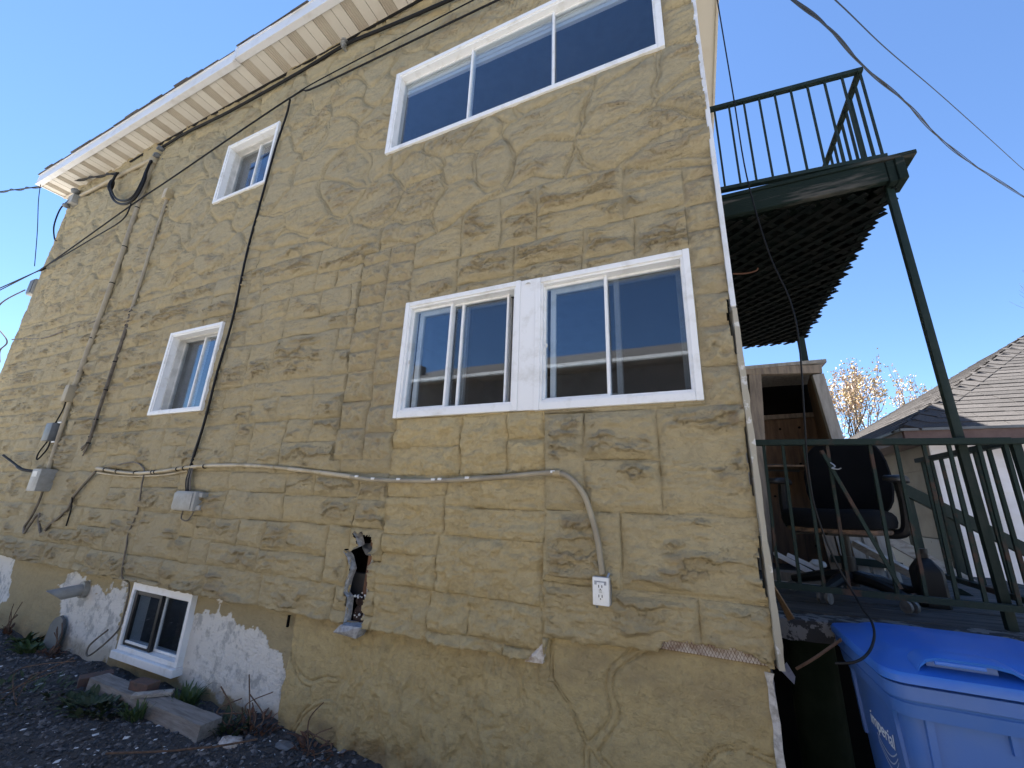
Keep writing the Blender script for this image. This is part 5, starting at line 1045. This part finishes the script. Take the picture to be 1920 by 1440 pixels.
for i in range(24):
    s = 0.05+i*0.15
    if s > hw*1.25: break
    a = Vector((EX,EY,EZ))+hd*s*1.3; b = a+hd*0.24; lift = Vector((0,0,0.022)); w1 = (upF*0.3+Vector((1,0,0))).normalized()*0.15; wl = Vector((1,-1,0)).normalized()
    pl_, pr_ = nL.cross(hd).normalized()*0.14, -nF.cross(hd).normalized()*0.14
    if pl_.y < 0: pl_ = -pl_
    if pr_.x < 0: pr_ = -pr_
    MB().add([a+lift*1.3,a+pl_+nL*0.022,a+pr_+nF*0.022,b+lift*0.8,b+pl_+nL*0.012,b+pr_+nF*0.012,a,a+pl_,a+pr_],[(0,3,4,1),(0,2,5,3),(0,1,7,6),(0,6,8,2)]).build('hip_shingle', 'shingle', gr)

# ------------------------------------------------------------------ house across the driveway (behind the camera, seen in the panes)
nb = thing('neighbour_house', (-2.0, -11, 0), 'dark neighbouring house with white gutter mirrored in the paired windows', 'house')
MB().box(-9,6,-15,-7.45,-0.1,4.9).build('wall', 'neigh_brick', nb)
MB().add([(-9.4,-7.2,5.0),(6.4,-7.2,5.0),(6.4,-15.3,5.0),(-9.4,-15.3,5.0),(-9.4,-11.2,6.75),(6.4,-11.2,6.75)],[(0,4,5,1),(1,5,2),(2,5,4,3),(3,4,0)]).build('roof', 'shingle_dark', nb)
MB().box(-9.4,6.4,-7.25,-7.15,4.90,4.98).build('gutter', 'white', nb); MB().box(-9.4,6.4,-7.45,-7.25,4.86,4.90).build('soffit', 'neigh_brick', nb)
MB().box(-8.75,-8.45,-8.9,-8.6,5.3,6.0).build('chimney', 'neigh_brick', nb)
for x in (-5.5,-1.0,3.0): wf = MB().box(x-0.55,x+0.55,-7.45,-7.42,2.2,3.6).build('window', 'white', nb); MB().box(x-0.48,x+0.48,-7.42,-7.41,2.27,3.53).build('pane', 'black_frame', wf)

# ------------------------------------------------------------------ trees
def grow(mb, p, d, ln, r, depth, rg, tips, spread=0.55, up=0.12, nseg=3):
    pts = [p]; rad = [r]; q = p.copy(); dd = d.copy()
    for i in range(nseg):
        dd = (dd+Vector((rg.uniform(-.16,.16),rg.uniform(-.16,.16),rg.uniform(-.05,.16)+up*0.4))).normalized(); q = q+dd*(ln/nseg); pts.append(q.copy()); rad.append(r*(1-0.42*(i+1)/nseg))
    mb.tube(pts, rad, 7 if depth > 3 else (5 if depth > 1 else 4))
    if depth <= 2: tips.extend([(pts[i].lerp(pts[i+1], k), dd.copy()) for i in range(nseg) for k in (0.15,0.5,0.85)])
    if depth == 0: return
    for _ in range(rg.choice((2,3)) if depth > 1 else 3):
        nd = (dd+Vector((rg.uniform(-spread,spread),rg.uniform(-spread,spread),rg.uniform(-.1,.4)))).normalized()
        grow(mb, pts[rg.choice((-1,-1,-2))], nd, ln*rg.uniform(0.62,0.85), r*0.55, depth-1, rg, tips, spread, up, nseg)
def tree(name, label, base, ht, r, depth, seed, blossom=None, group=None, spread=0.55, nb_=4):
    t = thing(name, base, label, 'tree', group); rg = random.Random(seed); mt, mc = MB(), MB(); tips = []; b = Vector(base)
    mt.tube([b, b+Vector((0.05,0,ht*0.14)), b+Vector((0.02,0.04,ht*0.28))],[r,r*0.85,r*0.75],9); top = b+Vector((0.02,0.04,ht*0.27))
    for i in range(nb_):
        a = 2*math.pi*i/nb_+rg.uniform(-.4,.4); grow(mc, top-Vector((0,0,rg.uniform(0,ht*0.06))), Vector((math.cos(a)*0.45,math.sin(a)*0.45,1)).normalized(), ht*0.28, r*0.5, depth, rg, tips, spread)
    mt.build('trunk', 'bark', t, True); cr = mc.build('branches', 'bark', t, True)
    if blossom:
        for m, frac in blossom:
            mb = MB()
            for p, d_ in tips:
                if rg.random() > frac: continue
                for _ in range(3):
                    c = p+Vector((rg.gauss(0,.05),rg.gauss(0,.05),rg.gauss(0,.06))); s = rg.uniform(0.014,0.034)
                    u = Vector((rg.gauss(0,1),rg.gauss(0,1),rg.gauss(0,1))).normalized(); v = u.orthogonal().normalized(); w_ = u.cross(v)
                    mb.add([c-v*s,c+w_*s*0.8+u*s*0.3,c+v*s,c-w_*s*0.8+u*s*0.3],[(0,1,2),(0,2,3)])
            mb.build('crown', m, t)['kind'] = 'stuff'
    return t
tree('blossom_tree', 'small tree with cream and yellow spring blossom behind the garage roof', (3.65,9.6,0.0), 4.7, 0.09, 4, 33, [('blossom',0.36),('blossom2',0.28)], spread=0.42, nb_=5)
tree('bare_tree', 'bare-branched tree peeping over the garage ridge at the right edge', (12.6,15.0,0.0), 8.6, 0.16, 5, 5, group='bare trees')
tree('bare_tree', 'large bare tree behind the camera mirrored in the small lower window', (-15.5,-9.0,0.0), 10.5, 0.25, 5, 9, group='bare trees')
tree('bare_tree', 'slender bare tree behind the camera mirrored in the small upper window', (-12.5,-5.5,0.0), 11.0, 0.18, 5, 14, group='bare trees')

# ------------------------------------------------------------------ overhead lines
pp = [Vector(p) for p in [(0.55,0.1,5.45),(1.29,1.3,6.35),(2.0,2.49,7.2),(3.07,4.32,8.36),(4.43,6.34,9.31),(5.88,8.47,10.08),(7.66,10.82,10.72),(10.39,14.06,11.48),(13.19,17.35,12.1),(24,30,14.2)]]
q_ = smooth_pts(pp, 30); o = MB().tube(q_, 0.010, 6).build('overhead_line', 'rubber', None, True); tag(o, 'thick twisted overhead cable crossing the sky at upper right', 'cable', 'overhead lines')
for ph in (0, 2.1): MB().tube([p+Vector((0.016*math.cos(i*0.10+ph),-0.01*math.cos(i*0.10+ph),0.020*math.sin(i*0.10+ph)))*min(1.4,0.5+i/200) for i, p in enumerate(q_)], 0.008, 5).build('twisted_strand', 'rubber', o, True)
cable('overhead_line', 'thin straight overhead wire above the twisted one at upper right', [(0.6,0.1,5.9),(2.07,2.4,7.58),(3.62,4.84,9.22),(5.65,7.64,10.54),(8.12,10.79,11.38),(10.06,13.21,11.88),(12.2,15.77,12.25),(24,30,15)], 0.008)

# ------------------------------------------------------------------ things on the ground
gzf = lambda x, y: float(ground_z(np.array([x]), np.array([y]))[0])
rg = []
for i in range(15):
    q = i/14; x = -4.42+q*1.44; y = -0.19+q*0.0; j = [random.uniform(-.003,.003) for _ in range(6)]
    rg.append([(x,y-0.075-0.02*q+j[0],-0.02),(x,y+0.05+j[1],-0.02),(x,y+0.05+j[2],0.082+j[3]),(x,y-0.065-0.02*q+j[4],0.085+j[5])])
o = MB().loft(rg).build('timber_beam', 'timber', None, 'flat'); tag(o, 'long silver-grey timber beam lying along the foundation below the basement window', 'timber')
def brick(c, rz, tilt, label, s=(0.10,0.05,0.032), m='brick', name='brick', cat='brick'):
    e = Euler((tilt,0,rz)).to_matrix(); o = MB().obox(c, e@Vector((1,0,0)), e@Vector((0,1,0)), e@Vector((0,0,1)), *s, 0.006).build(name, m, None); return tag(o, label, cat)
brick((-4.52,-0.17,0.035), 1.2, 0.05, 'dull red brick at the left end of the timber beam', (0.10,0.05,0.035))
brick((-3.86,-0.17,0.112), 0.12, 0.0, 'red brick resting on the timber beam under the basement window', (0.095,0.045,0.028))
brick((-3.68,-0.20,0.100), 0.75, 0.03, 'short pale board lying across the timber beam', (0.12,0.03,0.012), 'plank', 'board_offcut', 'board')
# pebbles
rs = np.random.default_rng(3); mbv, mbf = [], []
tv = np.array([(1,0,0),(-1,0,0),(0,1,0),(0,-1,0),(0,0,1),(0,0,-0.6)], float); tf = [(0,2,4),(2,1,4),(1,3,4),(3,0,4),(2,0,5),(1,2,5),(3,1,5),(0,3,5)]
def scatter(n, smin, smax, flat, xr, yr, m, name, pw=2.0):
    V, Fc = [], []
    for i in range(n):
        x = rs.uniform(*xr); y = yr[1]-(yr[1]-yr[0])*rs.random()
        s = smin+(smax-smin)*rs.random()**pw; a = rs.uniform(0, 6.28); ca_, sa_ = math.cos(a), math.sin(a)
        pv = tv*rs.uniform(0.7,1.3,(6,3))*np.array([s*rs.uniform(.8,1.7),s,s*flat]); b = len(V)
        zz = gzf(x,y)+s*flat*0.35
        tl = rs.uniform(-.5,.5)
        for p in pv: V.append((x+p[0]*ca_-p[1]*sa_, y+p[0]*sa_+p[1]*ca_, max(zz+p[2]+p[0]*tl*0.4, -0.02)))
        Fc += [tuple(b+k for k in f) for f in tf]
    mb = MB(); mb.v = [Vector(v) for v in V]; mb.f = Fc; o = mb.build(name, m, None); o['kind'] = 'stuff'; return o
M['pebble_a'] = mat('dark_pebble', (0.085,0.085,0.09), 0.9, c2=(0.04,0.04,0.042), scale=35, blend=(0.4,0.6)); M['pebble_b'] = mat('mid_pebble', (0.20,0.19,0.185), 0.9, c2=(0.10,0.10,0.105), scale=30, blend=(0.4,0.6)); M['flake'] = mat('white_paint_flake', (0.68,0.68,0.66), 0.8)
tag(scatter(7500, 0.005, 0.020, 0.65, (-7.2,-1.2), (-1.2,0.03), 'pebble_a', 'gravel'), 'dark loose gravel along the foot of the wall', 'gravel')
tag(scatter(2600, 0.005, 0.022, 0.6, (-7.2,-1.2), (-1.2,0.03), 'pebble_b', 'gravel'), 'mid-grey pebbles mixed into the gravel', 'gravel')
tag(scatter(420, 0.006, 0.022, 0.15, (-7.0,-1.4), (-0.95,0.02), 'flake', 'paint_flakes', 3.0), 'white paint flakes scattered on the gravel', 'paint flakes')
for (x, y, s, m, lb) in ((-2.78,-0.20,0.055,'lath','flat pinkish stone on the gravel right of the timber beam'),(-2.44,-0.09,0.04,'dark_box','blue-grey slate shard against the carved foundation')):
    o = MB().blob((x,y,gzf(x,y)+0.012), s*1.5, s, s*0.35, 2, 0.16, None, int(s*1000)).build('loose_stone', m, None); tag(o, lb, 'stone')
# weeds
def leaf(mb, p, d, L_, w, droop):
    d = Vector(d).normalized(); sd = d.cross(Vector((0,0,1))).normalized()*w; n_ = 4; pts = []
    for i in range(n_+1):
        q = i/n_; c = Vector(p)+d*L_*q+Vector((0,0,L_*(0.55*q-droop*q*q))); wd = math.sin(math.pi*(0.12+0.88*q)**0.8)*1.0
        pts.append((c-sd*wd, c+Vector((0,0,-w*0.25)), c+sd*wd))
    b = len(mb.v)
    for tr in pts: mb.v += [Vector(v) for v in tr]
    for i in range(n_):
        for k in (0,1): mb.f.append((b+i*3+k,b+i*3+k+1,b+i*3+k+4,b+i*3+k+3))
def weed(name, label, x, y, nl, L_, w, rad, m, up=0.6, seed=1, stems=0):
    z = gzf(x,y); t = thing(name, (x,y,z), label, 'weed', 'weeds along the foot of the wall'); rg = random.Random(seed); mb = MB()
    for i in range(nl):
        a = rg.uniform(0,6.28); r = rad*rg.random()**0.6
        px, py = x+r*math.cos(a)*1.4, min(y+r*math.sin(a)*0.7, 0.03)
        leaf(mb, (px,py,gzf(px,py)+rg.uniform(0,0.02)), (math.cos(a+rg.uniform(-1,1)),math.sin(a+rg.uniform(-1,1)),up*rg.uniform(.3,1.4)), L_*rg.uniform(.5,1.15), w*rg.uniform(.6,1.1), rg.uniform(.3,.8))
    mb.build('leaves', m, t)
    for i in range(stems):
        a = rg.uniform(0,6.28); h_ = rg.uniform(0.10,0.30); MB().tube(smooth_pts([(x+rg.uniform(-rad,rad),y+rg.uniform(-rad,0)*.5,z),(x+rg.uniform(-rad,rad),y-0.01,z+h_*0.5),(x+math.cos(a)*rad,y+math.sin(a)*rad*0.4,z+h_)]),[0.004]*13,4).build('stem', 'dry', t)
    return t
weed('dock_weed', 'broad-leaved green weed at the far left foot of the foundation', -6.25, -0.02, 24, 0.13, 0.028, 0.10, 'leaf', 0.9, 1)
weed('creeping_weed', 'dark green creeping weed in front of the left end of the timber beam', -4.05, -0.36, 210, 0.065, 0.020, 0.22, 'leaf_dark', 0.5, 2)
weed('grass_tuft', 'bright grass tuft between the timber beam and the white foundation', -3.50, -0.06, 80, 0.13, 0.010, 0.09, 'leaf', 1.8, 3)
weed('grass_tuft', 'feathery weed growing against the front of the timber beam', -3.62, -0.32, 50, 0.09, 0.010, 0.06, 'leaf', 1.6, 4)
weed('dry_weed', 'reddish dry weed at the right foot of the peeling white foundation', -2.80, -0.05, 40, 0.07, 0.012, 0.12, 'dead_leaf', 0.9, 5, 5)
weed('creeping_weed', 'patchy weed beside the end of the timber beam', -2.95, -0.12, 80, 0.08, 0.016, 0.12, 'leaf_dark', 0.8, 6, 3)
weed('dry_weed', 'dry brown stalks beside the slab under the vent pipe', -5.60, -0.05, 30, 0.07, 0.012, 0.10, 'dead_leaf', 0.8, 7, 4)
weed('creeping_weed', 'low green weed between slab and dock plant', -5.95, -0.08, 70, 0.09, 0.020, 0.12, 'leaf', 0.7, 8)
weed('dry_weed', 'tall leafless stalk at the extreme left of the foundation', -6.75, 0.0, 16, 0.08, 0.012, 0.06, 'dead_leaf', 0.8, 10, 6)
weed('dry_weed', 'dead leaves and grass caught at the foot of the carved foundation', -2.25, -0.02, 40, 0.06, 0.014, 0.14, 'dead_leaf', 0.5, 11, 3)
weed('creeping_weed', 'thin weeds scattered over the gravel near the lower left corner', -4.7, -0.48, 110, 0.06, 0.014, 0.38, 'leaf_dark', 0.5, 12, 4)
o = cable('dead_twig', 'long brown twig lying across the gravel', [(-3.25,-0.62,0.03),(-3.0,-0.48,0.035),(-2.85,-0.38,0.04),(-2.72,-0.30,0.05),(-2.6,-0.16,0.05)], 0.006, 'dry'); o['category'] = 'twig'
